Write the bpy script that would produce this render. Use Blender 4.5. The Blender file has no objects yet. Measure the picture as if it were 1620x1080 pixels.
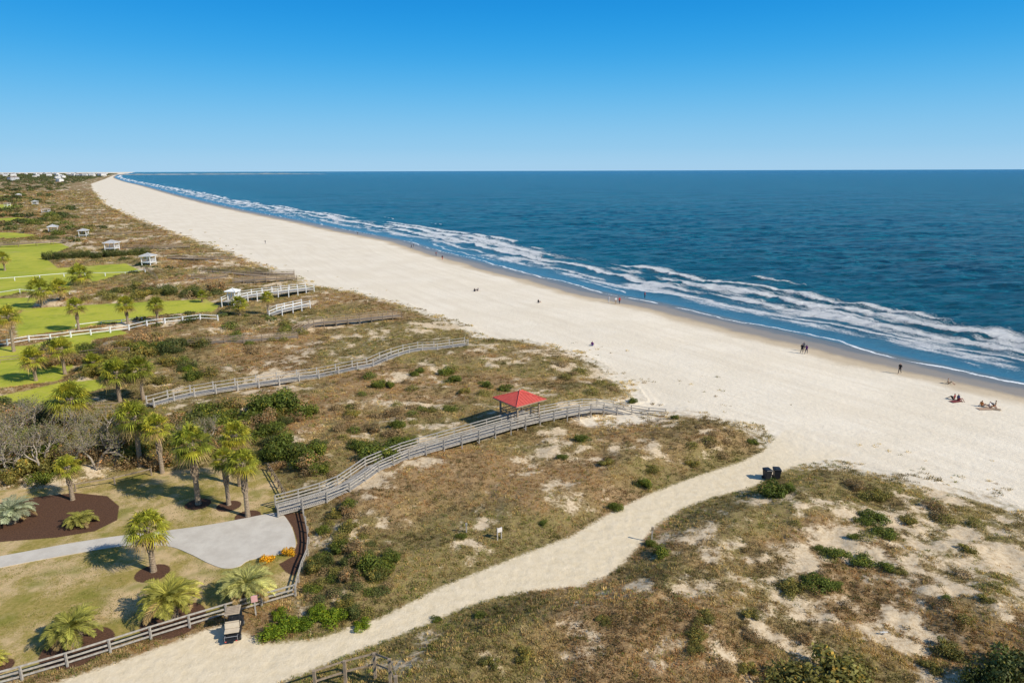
import bpy, bmesh, math, random, time
import numpy as np
from mathutils import Matrix, Vector
T0=time.time()
rng=np.random.default_rng(7); random.seed(7)
scene=bpy.context.scene
COL=scene.collection
H=30.0
Rm=(Matrix.Rotation(math.radians(90-14.04),3,'X') @ Matrix.Rotation(math.radians(-0.177),3,'Z'))
Rn=np.array(Rm)
# ---------------------------------------------------------------- survey helper (site plan measured from photo)
def ray(px,py):
    px,py=np.broadcast_arrays(np.asarray(px,float),np.asarray(py,float))
    return np.stack([(px-810)/1080,(540-py)/1080,-np.ones_like(px)],-1)@Rn.T
def G(px,py,z=0.0):
    d=ray(px,py); t=(z-H)/d[...,2]
    return d[...,0]*t, d[...,1]*t
def GP(lst,z=0.0):
    a=np.array(lst,float); x,y=G(a[:,0],a[:,1],z); return np.stack([x,y],-1)
# ---------------------------------------------------------------- noise
_tab=rng.random((256,256))
def vnoise(x,y,seed=0):
    x=np.asarray(x,float)+seed*17.31+1000; y=np.asarray(y,float)+seed*9.77+1000
    xi=np.floor(x).astype(np.int64); yi=np.floor(y).astype(np.int64)
    fx=x-xi; fy=y-yi; fx=fx*fx*(3-2*fx); fy=fy*fy*(3-2*fy)
    a=_tab[xi&255,yi&255]; b=_tab[(xi+1)&255,yi&255]; c=_tab[xi&255,(yi+1)&255]; d=_tab[(xi+1)&255,(yi+1)&255]
    return (a*(1-fx)+b*fx)*(1-fy)+(c*(1-fx)+d*fx)*fy
def fbm(x,y,o=4,seed=0):
    s=0;a=.5;n=0
    for i in range(o):
        s=s+a*vnoise(x,y,seed+i*3); n+=a; a*=.5; x=x*2.03+3.1; y=y*2.03+1.7
    return s/n
def sm(x,a,b):
    t=np.clip((x-a)/(b-a),0,1); return t*t*(3-2*t)
def sdpoly(X,Y,P,m=25.0):
    out=np.full(X.shape,-m); 
    msk=(X>P[:,0].min()-m)&(X<P[:,0].max()+m)&(Y>P[:,1].min()-m)&(Y<P[:,1].max()+m)
    x=X[msk]; y=Y[msk]
    if x.size==0: return out
    d2=np.full(x.shape,1e18); ins=np.zeros(x.shape,bool)
    n=len(P)
    for i in range(n):
        ax,ay=P[i]; bx,by=P[(i+1)%n]; ex=bx-ax; ey=by-ay
        L=ex*ex+ey*ey+1e-12
        t=np.clip(((x-ax)*ex+(y-ay)*ey)/L,0,1)
        qx=x-ax-t*ex; qy=y-ay-t*ey
        d2=np.minimum(d2,qx*qx+qy*qy)
        if ay!=by:
            c=((ay>y)!=(by>y))&(x<(bx-ax)*(y-ay)/(by-ay)+ax)
            ins^=c
    d=np.sqrt(d2); out[msk]=np.where(ins,d,-d); return np.maximum(out,-m)
def catmull(P,n=6):
    P=np.asarray(P,float); Q=np.vstack([2*P[0]-P[1],P,2*P[-1]-P[-2]]); out=[]
    for i in range(1,len(Q)-2):
        p0,p1,p2,p3=Q[i-1],Q[i],Q[i+1],Q[i+2]
        for k in range(n):
            t=k/n
            out.append(.5*((2*p1)+(-p0+p2)*t+(2*p0-5*p1+4*p2-p3)*t*t+(-p0+3*p1-3*p2+p3)*t**3))
    out.append(P[-1]); return np.array(out)
def resample(P,step):
    P=np.asarray(P,float); L=np.r_[0,np.cumsum(np.linalg.norm(np.diff(P[:,:2],axis=0),axis=1))]
    n=max(2,int(round(L[-1]/step))+1); s=np.linspace(0,L[-1],n)
    return np.stack([np.interp(s,L,P[:,k]) for k in range(P.shape[1])],-1)
# ---------------------------------------------------------------- site plan
SEA=-0.6
shore_px=[(2300,760),(2000,695),(1750,640),(1620,609),(1500,583),(1380,557),(1250,527),(1180,512),(1050,481),(950,462),(850,437),(760,415),(690,396),(640,381),(560,366),(480,350),(400,335),(330,320),(270,305),(225,293),(195,286),(182,280),(190,276.5),(203,274.3)]
SH=GP(shore_px,SEA)
SH=np.vstack([SH[0]+(SH[0]-SH[1])*3,catmull(SH,4),SH[-1]+(SH[-1]-SH[-2])*20])
def shore(X,Y):
    best=np.full(X.shape,1e18); al=np.zeros(X.shape); sg=np.ones(X.shape); cum=0
    for i in range(len(SH)-1):
        ax,ay=SH[i]; ex,ey=SH[i+1]-SH[i]; L=math.hypot(ex,ey)
        t=np.clip(((X-ax)*ex+(Y-ay)*ey)/(L*L),0,1)
        qx=X-ax-t*ex; qy=Y-ay-t*ey; d=qx*qx+qy*qy
        m=d<best
        best=np.where(m,d,best); al=np.where(m,cum+t*L,al)
        sg=np.where(m,np.where(ex*(Y-ay)-ey*(X-ax)>0,1,-1),sg); cum+=L
    return np.sqrt(best)*sg, al
veg_px=[(2600,1500),(2300,1050),(2000,930),(1800,870),(1620,812),(1570,793),(1500,775),(1430,757),(1370,740),(1310,730),(1262,732),(1245,722),(1228,706),(1218,692),(1190,678),(1130,663),(1085,655),(1050,658),(990,668),(935,672),(925,660),(960,646),(1015,634),(1000,612),(955,580),(900,556),(830,540),(760,533),(745,518),(690,502),(640,482),(580,467),(500,452),(440,430),(380,405),(330,387),(270,366),(215,345),(170,325),(150,305),(145,291),(165,284),(176,279),(184,276),(190,274.5)]
VEG=GP(veg_px); VEG=np.vstack([VEG,[[-60000,60000],[-60000,0],[-200,0],[200,5]]])
path_px=[(60,1085),(200,1040),(300,1003),(350,985),(395,1000),(420,1015),(500,1008),(600,975),(700,925),(800,885),(900,847),(960,812),(1020,782),(1100,752),(1170,730),(1205,712),(1240,680),(1330,660),(1350,720),(1265,735),(1228,752),(1190,772),(1130,787),(1080,806),(1040,833),(1015,862),(990,890),(960,914),(920,929),(850,935),(790,945),(735,963),(650,1000),(540,1042),(440,1085),(300,1180),(-150,1300)]
PATH=GP(path_px)
yard_px=[(-400,1230),(0,1072),(465,932),(488,872),(480,812),(452,792),(432,745),(330,738),(200,752),(100,768),(0,775),(-300,800)]
YARD=GP(yard_px)
lawns_px=[
 [(-200,391),(0,388),(95,384),(112,392),(85,400),(75,410),(92,424),(200,417),(228,430),(110,453),(0,470),(-200,492)],
 [(-100,476),(66,470),(48,489),(0,494),(-100,502)],
 [(20,503),(40,488),(180,480),(325,473),(348,484),(334,496),(250,503),(150,515),(28,534)],
 [(-200,562),(60,545),(115,532),(152,530),(135,562),(95,602),(0,614),(-200,642)],
 [(-200,655),(0,626),(100,604),(155,600),(170,612),(62,643),(0,650)],
 [(-200,372),(20,368),(62,372),(20,379),(-200,383)],
 [(-200,350),(40,345),(60,348),(20,353),(-200,358)],
 [(-160,328),(22,324),(44,327),(10,332),(-160,336)],
 [(-160,312),(15,309),(30,311),(-160,317)],
 [(50,545),(110,528),(190,521),(205,528),(120,542)]]
LAWNS=[GP(p) for p in lawns_px]
mulch_px=[[(-60,800),(0,795),(60,785),(120,779),(170,784),(189,800),(186,822),(150,840),(90,850),(0,857),(-60,860)],
 [(447,812),(478,810),(490,850),(484,880),(466,912),(452,905),(440,892),(462,880),(470,858),(462,833)],]
MUL=[GP(p) for p in mulch_px]
circ_px=[(241,906,26),(274,980,48),(123,1023,52),(313,797,20),(362,800,19),(392,816,20),(0,1054,20),(115,786,14)]
CIRC=[]
for a,b,r in circ_px:
    x,y=G(a,b); x2,_=G(a+r,b); CIRC.append((float(x),float(y),float(x2-x)))
def zones(X,Y):
    X=np.asarray(X,float).ravel(); Y=np.asarray(Y,float).ravel()
    z={}
    z['shore'],z['along']=shore(X,Y)
    z['veg']=sdpoly(X,Y,VEG,60)
    z['path']=sdpoly(X,Y,PATH)
    z['yard']=sdpoly(X,Y,YARD)
    l=np.full(X.shape,-25.)
    for p in LAWNS: l=np.maximum(l,sdpoly(X,Y,p))
    z['lawn']=l
    m=np.full(X.shape,-25.)
    for p in MUL: m=np.maximum(m,sdpoly(X,Y,p))
    for cx,cy,r in CIRC: m=np.maximum(m,r-np.hypot(X-cx,Y-cy))
    z['mulch']=m
    c=.32*fbm(X/11,Y/11,3,1)+.40*fbm(X/3.6,Y/3.6,3,9)+.28*fbm(X/1.1,Y/1.1,2,4)
    edge=np.exp(-np.abs(z['path'])/2.5)*.15
    right=sm(X-.35*Y,-5,18)*.02
    z['cover']=np.clip((c-.5)*2.5+.615+edge*2-right,0,1)
    z['tone']=np.clip((fbm(X/16,Y/16,3,21)-.5)*1.7+.5+(fbm(X/3,Y/3,2,33)-.5)*.5,0,1)
    return z
def height(X,Y,z=None):
    if z is None: z=zones(X,Y)
    X=np.asarray(X,float).ravel(); Y=np.asarray(Y,float).ravel()
    s=z['shore']
    b=np.where(s>0,SEA+0.6*np.clip(s/25,0,1),SEA+np.maximum(s*.04,-4))
    m=sm(z['veg'],-3,7)*sm(-z['path'],-.3,5)*sm(-z['yard'],-.5,5)*sm(-z['lawn'],0,4)
    h=m*(1.9*np.clip(fbm(X/15,Y/15,3,50)-.3,0,1)+.6*fbm(X/3.5,Y/3.5,3,60)+.18*fbm(X/.9,Y/.9,2,66))
    bm=sm(s,3,14)*(1-sm(z['veg'],-3,4))
    h=h+bm*(.06*(fbm(X/2.2,Y/2.2,3,70)-.5)+.25*(fbm(X/14,Y/14,2,72)-.5))
    pm=sm(z['path'],0,1); h=h+pm*.05*(fbm(X/.8,Y/.8,2,74)-.5)
    return b+h
def P(px,py):
    z=0.0
    for _ in range(5):
        x,y=G(px,py,z); z=float(height(np.array([x]),np.array([y]))[0])
    return float(x),float(y),z
def Pz(x,y): return float(height(np.array([x]),np.array([y]))[0])
def top_at(px,py,Yb):
    d=ray(px,py); return float(H+Yb/d[1]*d[2])
def mpp(x,y,z=0): # metres per photo pixel at a place
    return math.sqrt(x*x+y*y+(H-z)**2)/1080*1.02
# ---------------------------------------------------------------- object helpers
def link(o,name,parent=None,**kw):
    o.name=name
    COL.objects.link(o)
    if parent is not None: o.parent=parent
    for k,v in kw.items(): 
        if v: o[k]=v
    return o
def thing(name,loc,label,category,group=None,rot=0,scale=1):
    e=bpy.data.objects.new(name,None); e.empty_display_size=.3
    e.location=loc; e.rotation_euler=(0,0,rot)
    e.scale=(scale,)*3 if not hasattr(scale,'__len__') else scale
    return link(e,name,None,label=label,category=category,group=group)
def mesh_arrays(name,V,F,smooth=True):
    me=bpy.data.meshes.new(name); V=np.ascontiguousarray(V,np.float32); F=np.ascontiguousarray(F,np.int32)
    me.vertices.add(len(V)); me.vertices.foreach_set('co',V.ravel())
    me.loops.add(F.size); me.loops.foreach_set('vertex_index',F.ravel())
    me.polygons.add(len(F)); me.polygons.foreach_set('loop_start',np.arange(0,F.size,F.shape[1],dtype=np.int32))
    me.update(calc_edges=True)
    me.polygons.foreach_set('use_smooth',np.full(len(F),smooth,bool))
    return me
def setcol(me,C):
    a=me.color_attributes.new('col','FLOAT_COLOR','POINT')
    C=np.asarray(C,np.float32)
    if C.shape[1]==3: C=np.hstack([C,np.ones((len(C),1),np.float32)])
    a.data.foreach_set('color',np.ascontiguousarray(C).ravel())
class MB:
    def __init__(s): s.v=[];s.f=[];s.m=[]
    def add(s,vs,fs,mi=0):
        o=len(s.v); s.v+= [tuple(map(float,v)) for v in vs]; s.f+=[tuple(o+i for i in f) for f in fs]; s.m+=[mi]*len(fs)
    def box(s,c,d,rot=0,mi=0,taper=1.0,tilt=0):
        vs=[]
        for sz in(-1,1):
            k=taper if sz>0 else 1
            for sx,sy in((-1,-1),(1,-1),(1,1),(-1,1)):
                x=sx*d[0]/2*k;y=sy*d[1]/2*k;zz=sz*d[2]/2
                if tilt: y,zz=y*math.cos(tilt)-zz*math.sin(tilt),y*math.sin(tilt)+zz*math.cos(tilt)
                vs.append((c[0]+x*math.cos(rot)-y*math.sin(rot),c[1]+x*math.sin(rot)+y*math.cos(rot),c[2]+zz))
        s.add(vs,[(3,2,1,0),(4,5,6,7),(0,1,5,4),(1,2,6,5),(2,3,7,6),(3,0,4,7)],mi)
    def tube(s,pts,rad,n=6,mi=0,cap=True):
        pts=[Vector(p) for p in pts]; rings=[]
        for i,p in enumerate(pts):
            d=(pts[min(i+1,len(pts)-1)]-pts[max(i-1,0)]).normalized()
            a=d.orthogonal().normalized() if abs(d.z)<.99 else Vector((1,0,0)); b=d.cross(a)
            rings.append([p+(a*math.cos(2*math.pi*k/n)+b*math.sin(2*math.pi*k/n))*rad[i] for k in range(n)])
        vs=[v for r in rings for v in r]; fs=[]
        for i in range(len(pts)-1):
            for k in range(n): fs.append((i*n+k,i*n+(k+1)%n,(i+1)*n+(k+1)%n,(i+1)*n+k))
        if cap: fs+= [tuple(range(n-1,-1,-1)),tuple((len(pts)-1)*n+k for k in range(n))]
        s.add(vs,fs,mi)
    def sweep(s,pts,w,h,mi=0):
        pts=np.asarray(pts,float); n=len(pts); vs=[];fs=[]
        for i in range(n):
            d=pts[min(i+1,n-1)]-pts[max(i-1,0)]; L=math.hypot(d[0],d[1])+1e-9; nx,ny=-d[1]/L,d[0]/L
            for a,b in((-1,-1),(1,-1),(1,1),(-1,1)): vs.append((pts[i][0]+nx*a*w/2,pts[i][1]+ny*a*w/2,pts[i][2]+b*h/2))
        for i in range(n-1):
            for k in range(4): fs.append((i*4+k,i*4+(k+1)%4,(i+1)*4+(k+1)%4,(i+1)*4+k))
        fs+=[(3,2,1,0),tuple((n-1)*4+k for k in range(4))]
        s.add(vs,fs,mi)
    def mesh(s,name,mats,smooth=False,bevel=0):
        me=bpy.data.meshes.new(name); me.from_pydata(s.v,[],s.f)
        for m in mats: me.materials.append(m)
        if len(mats)>1: me.polygons.foreach_set('material_index',s.m)
        if smooth: me.polygons.foreach_set('use_smooth',[True]*len(s.f))
        if bevel:
            bm=bmesh.new(); bm.from_mesh(me)
            bmesh.ops.bevel(bm,geom=bm.edges[:],offset=bevel,segments=2,affect='EDGES',clamp_overlap=True); bm.to_mesh(me); bm.free()
        me.update(); return me
def part(name,me,parent,loc=(0,0,0),rot=(0,0,0),scale=(1,1,1),**kw):
    o=bpy.data.objects.new(name,me); o.location=loc; o.rotation_euler=rot; o.scale=scale
    return link(o,name,parent,**kw)
# ---------------------------------------------------------------- shader helpers
class NT:
    def __init__(s,name):
        s.mat=bpy.data.materials.new(name); s.mat.use_nodes=True; s.t=s.mat.node_tree; s.b=s.t.nodes['Principled BSDF']; s.out=s.t.nodes['Material Output']
        s._tc=None
    def n(s,k,**kw):
        x=s.t.nodes.new(k)
        for a,b in kw.items(): setattr(x,a,b)
        return x
    def put(s,sock,v):
        if isinstance(v,bpy.types.NodeSocket): s.t.links.new(v,sock)
        elif isinstance(v,(tuple,list)) and len(v)==3 and sock.type=='RGBA': sock.default_value=(*v,1)
        else: sock.default_value=v
    def pos(s):
        if s._tc is None: s._tc=s.n('ShaderNodeTexCoord')
        return s._tc.outputs['Object']
    def attr(s,name): 
        a=s.n('ShaderNodeAttribute',attribute_name=name); return a
    def math(s,op,a,b=0.0,c=None,clamp=False):
        m=s.n('ShaderNodeMath',operation=op); m.use_clamp=clamp
        s.put(m.inputs[0],a); s.put(m.inputs[1],b)
        if c is not None: s.put(m.inputs[2],c)
        return m.outputs[0]
    def mr(s,v,a,b,c=0.,d=1.,smooth=True):
        m=s.n('ShaderNodeMapRange'); m.interpolation_type='SMOOTHSTEP' if smooth else 'LINEAR'
        for i,x in enumerate((v,a,b,c,d)): s.put(m.inputs[i],x)
        return m.outputs[0]
    def mix(s,f,a,b,bt='MIX'):
        m=s.n('ShaderNodeMix',data_type='RGBA',blend_type=bt)
        s.put(m.inputs['Factor'],f); s.put(m.inputs[6],a); s.put(m.inputs[7],b); return m.outputs[2]
    def noise(s,scale,detail=3,rough=.5,vec=None,dist=0):
        m=s.n('ShaderNodeTexNoise'); m.inputs['Scale'].default_value=scale; m.inputs['Detail'].default_value=detail; m.inputs['Roughness'].default_value=rough; m.inputs['Distortion'].default_value=dist
        s.put(m.inputs['Vector'],vec if vec is not None else s.pos()); return m.outputs[0]
    def mapping(s,sc,rot=(0,0,0)):
        m=s.n('ShaderNodeMapping'); m.inputs['Scale'].default_value=sc; m.inputs['Rotation'].default_value=rot; s.put(m.inputs['Vector'],s.pos()); return m.outputs[0]
    def bump(s,h,strength,dist):
        m=s.n('ShaderNodeBump'); m.inputs['Strength'].default_value=strength; m.inputs['Distance'].default_value=dist; s.put(m.inputs['Height'],h); s.put(s.b.inputs['Normal'],m.outputs[0]); return m
    def fin(s,col=None,rough=None,spec=None,metal=None):
        if col is not None: s.put(s.b.inputs['Base Color'],col)
        if rough is not None: s.put(s.b.inputs['Roughness'],rough)
        if spec is not None: s.put(s.b.inputs['Specular IOR Level'],spec)
        if metal is not None: s.put(s.b.inputs['Metallic'],metal)
        return s.mat
def simple(name,c1,c2=None,scale=3,rough=.6,bump=.0,stretch=(1,1,1),spec=.3):
    s=NT(name); c2=c2 or tuple(x*.75 for x in c1)
    n=s.noise(scale,5,.6,s.mapping(stretch)); f=s.mr(n,.3,.7)
    if bump: s.bump(n,bump,.02)
    return s.fin(s.mix(f,c1,c2),rough,spec)
def leafmat(name,tint=(1,1,1),trans=.3):
    s=NT(name); a=s.attr('col').outputs['Color']
    oi=s.n('ShaderNodeObjectInfo').outputs['Random']
    c=s.mix(1.0,a,tint,'MULTIPLY')
    c=s.mix(1.0,c,s.mix(oi,(.78,.82,.8),(1.2,1.15,1.05)),'MULTIPLY')
    s.fin(c,.6,.2)
    tr=s.n('ShaderNodeBsdfTranslucent'); s.put(tr.inputs[0],s.mix(1.0,c,(1.2,1.25,.7),'MULTIPLY'))
    mx=s.n('ShaderNodeMixShader'); mx.inputs[0].default_value=trans
    s.t.links.new(s.b.outputs[0],mx.inputs[1]); s.t.links.new(tr.outputs[0],mx.inputs[2]); s.t.links.new(mx.outputs[0],s.out.inputs[0])
    return s.mat
# ---------------------------------------------------------------- ground material
def ground_material():
    s=NT('ground_cover')
    n_f=s.noise(9,5,.65); n_m=s.noise(1.3,5,.6); n_l=s.noise(.08,4,.55); n_x=s.noise(3.2,6,.7)
    A=lambda k:s.attr(k).outputs['Fac']
    shore=A('shore');veg=A('veg');path=A('path');yard=A('yard');lawn=A('lawn');mul=A('mulch');cover=A('cover');tone=A('tone');along=A('along')
    cb=s.n('ShaderNodeCombineXYZ'); s.put(cb.inputs[0],s.math('MULTIPLY',along,.02)); s.put(cb.inputs[1],s.math('MULTIPLY',shore,.28))
    strk=s.noise(1.6,5,.65,cb.outputs[0],.4)
    sand=s.mix(s.mr(n_l,.35,.65),(.79,.68,.52),(.86,.755,.60))
    sand=s.mix(s.mr(strk,.42,.66,0,.5),sand,(.69,.58,.43))
    sand=s.mix(s.mr(n_m,.3,.75,0,.38),sand,(.71,.60,.445))
    sand=s.mix(s.mr(n_f,.35,.75,0,.35),sand,(.90,.81,.67))
    w=s.math('ADD',shore,s.math('MULTIPLY',s.math('SUBTRACT',n_l,.5),7))
    w=s.math('ADD',w,s.math('MULTIPLY',s.math('SUBTRACT',n_m,.5),1.6))
    damp=s.mr(w,13,9.5); wet=s.mr(w,9.5,6)
    sand=s.mix(s.math('MULTIPLY',damp,.85),sand,(.55,.43,.285))
    sand=s.mix(wet,sand,(.34,.26,.17))
    sand=s.mix(s.mr(w,4.0,1.5),sand,(.19,.175,.145))
    # dune growth litter
    v=s.mix(s.mr(tone,.3,.7),(.34,.215,.10),(.245,.195,.07))
    v=s.mix(s.mr(n_x,.42,.7),v,(.16,.107,.055))
    v=s.mix(s.mr(n_f,.48,.70,0,.65),v,(.50,.355,.18))
    dsand=s.mix(s.mr(n_x,.35,.7,0,.8),(.70,.56,.38),(.47,.335,.19))
    cv=s.math('ADD',cover,s.math('MULTIPLY',s.math('SUBTRACT',n_x,.5),.8))
    vg=s.mix(s.mr(cv,.27,.55),dsand,v)
    ve=s.math('ADD',veg,s.math('MULTIPLY',s.math('SUBTRACT',n_m,.5),5))
    ve=s.math('ADD',ve,s.math('MULTIPLY',s.math('SUBTRACT',n_l,.5),6))
    col=s.mix(s.mr(ve,-.8,2.5),sand,vg)
    # path, fading into the open beach
    psand=s.mix(s.mr(n_m,.3,.7),(.72,.59,.395),(.80,.67,.475)); psand=s.mix(s.mr(n_f,.4,.8,0,.45),psand,(.58,.45,.285))
    psand=s.mix(s.mr(n_x,.5,.75,0,.35),psand,(.85,.73,.55))
    psand=s.mix(s.mr(s.math('ADD',veg,s.math('MULTIPLY',s.math('SUBTRACT',n_m,.5),4)),3,-6),psand,sand)
    pe=s.math('ADD',path,s.math('MULTIPLY',s.math('SUBTRACT',n_x,.5),1.5))
    pc=s.mr(pe,-.1,.45); col=s.mix(pc,col,psand)
    # yard grass
    yg=s.mix(s.mr(n_x,.35,.65),(.27,.225,.05),(.40,.295,.10))
    bare=s.mr(s.math('ADD',s.noise(.22,5,.65),s.math('MULTIPLY',s.math('SUBTRACT',n_f,.5),.3)),.44,.6)
    yg=s.mix(s.math('MULTIPLY',bare,.85),yg,(.63,.45,.25))
    yg=s.mix(s.mr(s.noise(.35,3),.5,.7,0,.7),yg,(.20,.20,.03))
    col=s.mix(s.mr(s.math('ADD',yard,s.math('MULTIPLY',s.math('SUBTRACT',n_x,.5),.8)),-.1,.3),col,yg)
    lg=s.mix(s.mr(s.noise(.05,5,.6),.35,.65),(.46,.45,.045),(.32,.37,.03)); lg=s.mix(s.mr(n_m,.4,.7,0,.5),lg,(.50,.43,.11)); lg=s.mix(s.mr(s.noise(.2,5,.65),.48,.68,0,.5),lg,(.21,.26,.025)); lg=s.mix(s.mr(s.noise(.09,4,.7),.55,.72,0,.5),lg,(.52,.42,.16))
    col=s.mix(s.mr(s.math('ADD',lawn,s.math('MULTIPLY',s.math('SUBTRACT',n_m,.5),2)),-.3,.5),col,lg)
    mc=s.mix(s.mr(n_f,.35,.7),(.14,.072,.042),(.065,.034,.022))
    col=s.mix(s.mr(s.math('ADD',mul,s.math('MULTIPLY',s.math('SUBTRACT',n_f,.5),.3)),-.03,.08),col,mc)
    rough=s.mr(wet,0,1,.9,.35)
    h=s.math('ADD',s.math('MULTIPLY',n_m,.6),s.math('MULTIPLY',n_f,.25))
    vo=s.n('ShaderNodeTexVoronoi',feature='SMOOTH_F1'); vo.inputs['Scale'].default_value=2.2; s.put(vo.inputs['Vector'],s.pos())
    h=s.math('ADD',h,s.math('MULTIPLY',vo.outputs[0],.2))
    h=s.math('MULTIPLY',h,s.mr(w,4,12,.05,1))
    s.bump(h,.5,.22)
    return s.fin(col,rough,s.mr(wet,0,1,.12,.3))
M_ground=ground_material()
# ---------------------------------------------------------------- terrain mesh
def fan(rows,cols,Y0,Y1,k,a,b):
    q=np.linspace(Y0**-k,Y1**-k,rows)**(-1/k); s=np.linspace(-1,1,cols)
    Y=np.repeat(q[:,None],cols,1); X=s[None,:]*(Y*a+b); return X,Y
def gridfaces(r,c):
    i=np.arange((r-1)*c).reshape(r-1,c)[:,:-1].ravel()
    return np.stack([i,i+1,i+c+1,i+c],-1)
R_,C_=880,1000
X,Y=fan(R_,C_,20,60000,.7,.95,30)
Xf,Yf=X.ravel(),Y.ravel()
Z_=zones(Xf,Yf); hz=height(Xf,Yf,Z_)
F=gridfaces(R_,C_)
keep=(Z_['shore'][F].max(1)>-60); F=F[keep]
fc=lambda k:Z_[k][F].mean(1)
cls=np.zeros(len(F),int)
cls[(fc('veg')<0)]=1
cls[(fc('path')>0)&(fc('veg')>-4)]=2
cls[(fc('lawn')>0)|(fc('yard')>0)]=3
cls[(fc('mulch')>0)]=4
V=np.stack([Xf,Yf,hz],-1)
for ci,nm in enumerate(['ground','beach','sand_path','lawn','planting_bed']):
    f=F[cls==ci]
    if len(f)==0: continue
    u,inv=np.unique(f.ravel(),return_inverse=True)
    me=mesh_arrays(nm,V[u],inv.reshape(f.shape))
    for k in('shore','along','veg','path','yard','lawn','mulch','cover','tone'):
        a=me.attributes.new(k,'FLOAT','POINT'); a.data.foreach_set('value',Z_[k][u].astype(np.float32))
    me.materials.append(M_ground)
    link(bpy.data.objects.new(nm,me),nm,None,kind='structure')
print('terrain',time.time()-T0)
# ---------------------------------------------------------------- sea
def foam_height(o,a,dist):
    w=o+4.5*(fbm(a/38,o/60,3,3)-.5)*2+2.0*(fbm(a/7,o/9,3,8)-.5)*2
    f=np.zeros_like(o); z=np.zeros_like(o)
    gap=lambda s,l,lo,hi: sm(fbm(a/l,a*0+s*7.1,3,s),lo,hi)
    far=1-.14*sm(dist,180,600)
    for (c,L,d,s,l,lo,hi,hh) in [(0.4,.6,.80,1,10,.0,.1,.02),(6,1.3,.68,2,24,.34,.56,.05),(12.5,2.2,.80,11,30,.27,.48,.12),(21,3.6,1.05,4,55,.22,.42,.30),(30,5.2,1.22,5,70,.20,.40,.45),(38,3.2,1.12,6,45,.36,.58,.55),(54,1.1,.85,7,20,.58,.72,.5)]:
        wv=w+2.0*(fbm(a/22,a*0,2,s+40)-.5)*2
        t=wv-c
        g=gap(s,l,lo,hi)
        fr=np.where(t>0,np.exp(-np.maximum(t,0)/L),np.exp(np.minimum(t,0)/.5))
        f=np.maximum(f,d*g*fr*far)
        z+=hh*g*np.where(t>0,np.exp(-np.maximum(t,0)/3.),np.exp(np.minimum(t,0)/.5))
    res=.50*sm(o,2,12)*sm(o,48,26)*(.12+1.3*sm(fbm(a/14,o/4,3,15),.3,.7))*far
    f=np.maximum(f,res*.9)
    return np.clip(f,0,1.2),z
R2,C2=950,1050
X,Y=fan(R2,C2,45,60000,.8,.95,30); Xf,Yf=X.ravel(),Y.ravel()
s_,al=shore(Xf,Yf); o=-s_; dist=np.hypot(Xf,Yf)
F=gridfaces(R2,C2); F=F[(s_[F].min(1)<6)]
fo,fz=foam_height(np.clip(o,-10,400),al,dist)
near=sm(o,2,30)
c_,s__=math.cos(.3),math.sin(.3); Xr=Xf*c_+Yf*s__; Yr=-Xf*s__+Yf*c_
zz=SEA+fz*sm(dist,700,200)+near*(sm(dist,420,120)*(.85*(fbm(Xr/4.0,Yr/1.7,3,82)-.5))+sm(dist,1100,300)*(1.3*(fbm(Xr/14,Yr/4.8,3,84)-.5))+sm(dist,4000,900)*(1.4*(fbm(Xr/60,Yr/22,3,88)-.5))+.18*np.sin(o/2.6+7*fbm(al/45,o/30,2,80))*fbm(al/9,o/9,2,81)*sm(dist,500,140))
V=np.stack([Xf,Yf,zz],-1)
u,inv=np.unique(F.ravel(),return_inverse=True)
me=mesh_arrays('sea',V[u],inv.reshape(F.shape))
for k,arr in(('foam',fo),('off',o)):
    a=me.attributes.new(k,'FLOAT','POINT'); a.data.foreach_set('value',arr[u].astype(np.float32))
a=me.attributes.new('sc','FLOAT_VECTOR','POINT'); a.data.foreach_set('vector',np.stack([al[u],o[u],al[u]*0],-1).astype(np.float32).ravel())
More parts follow.
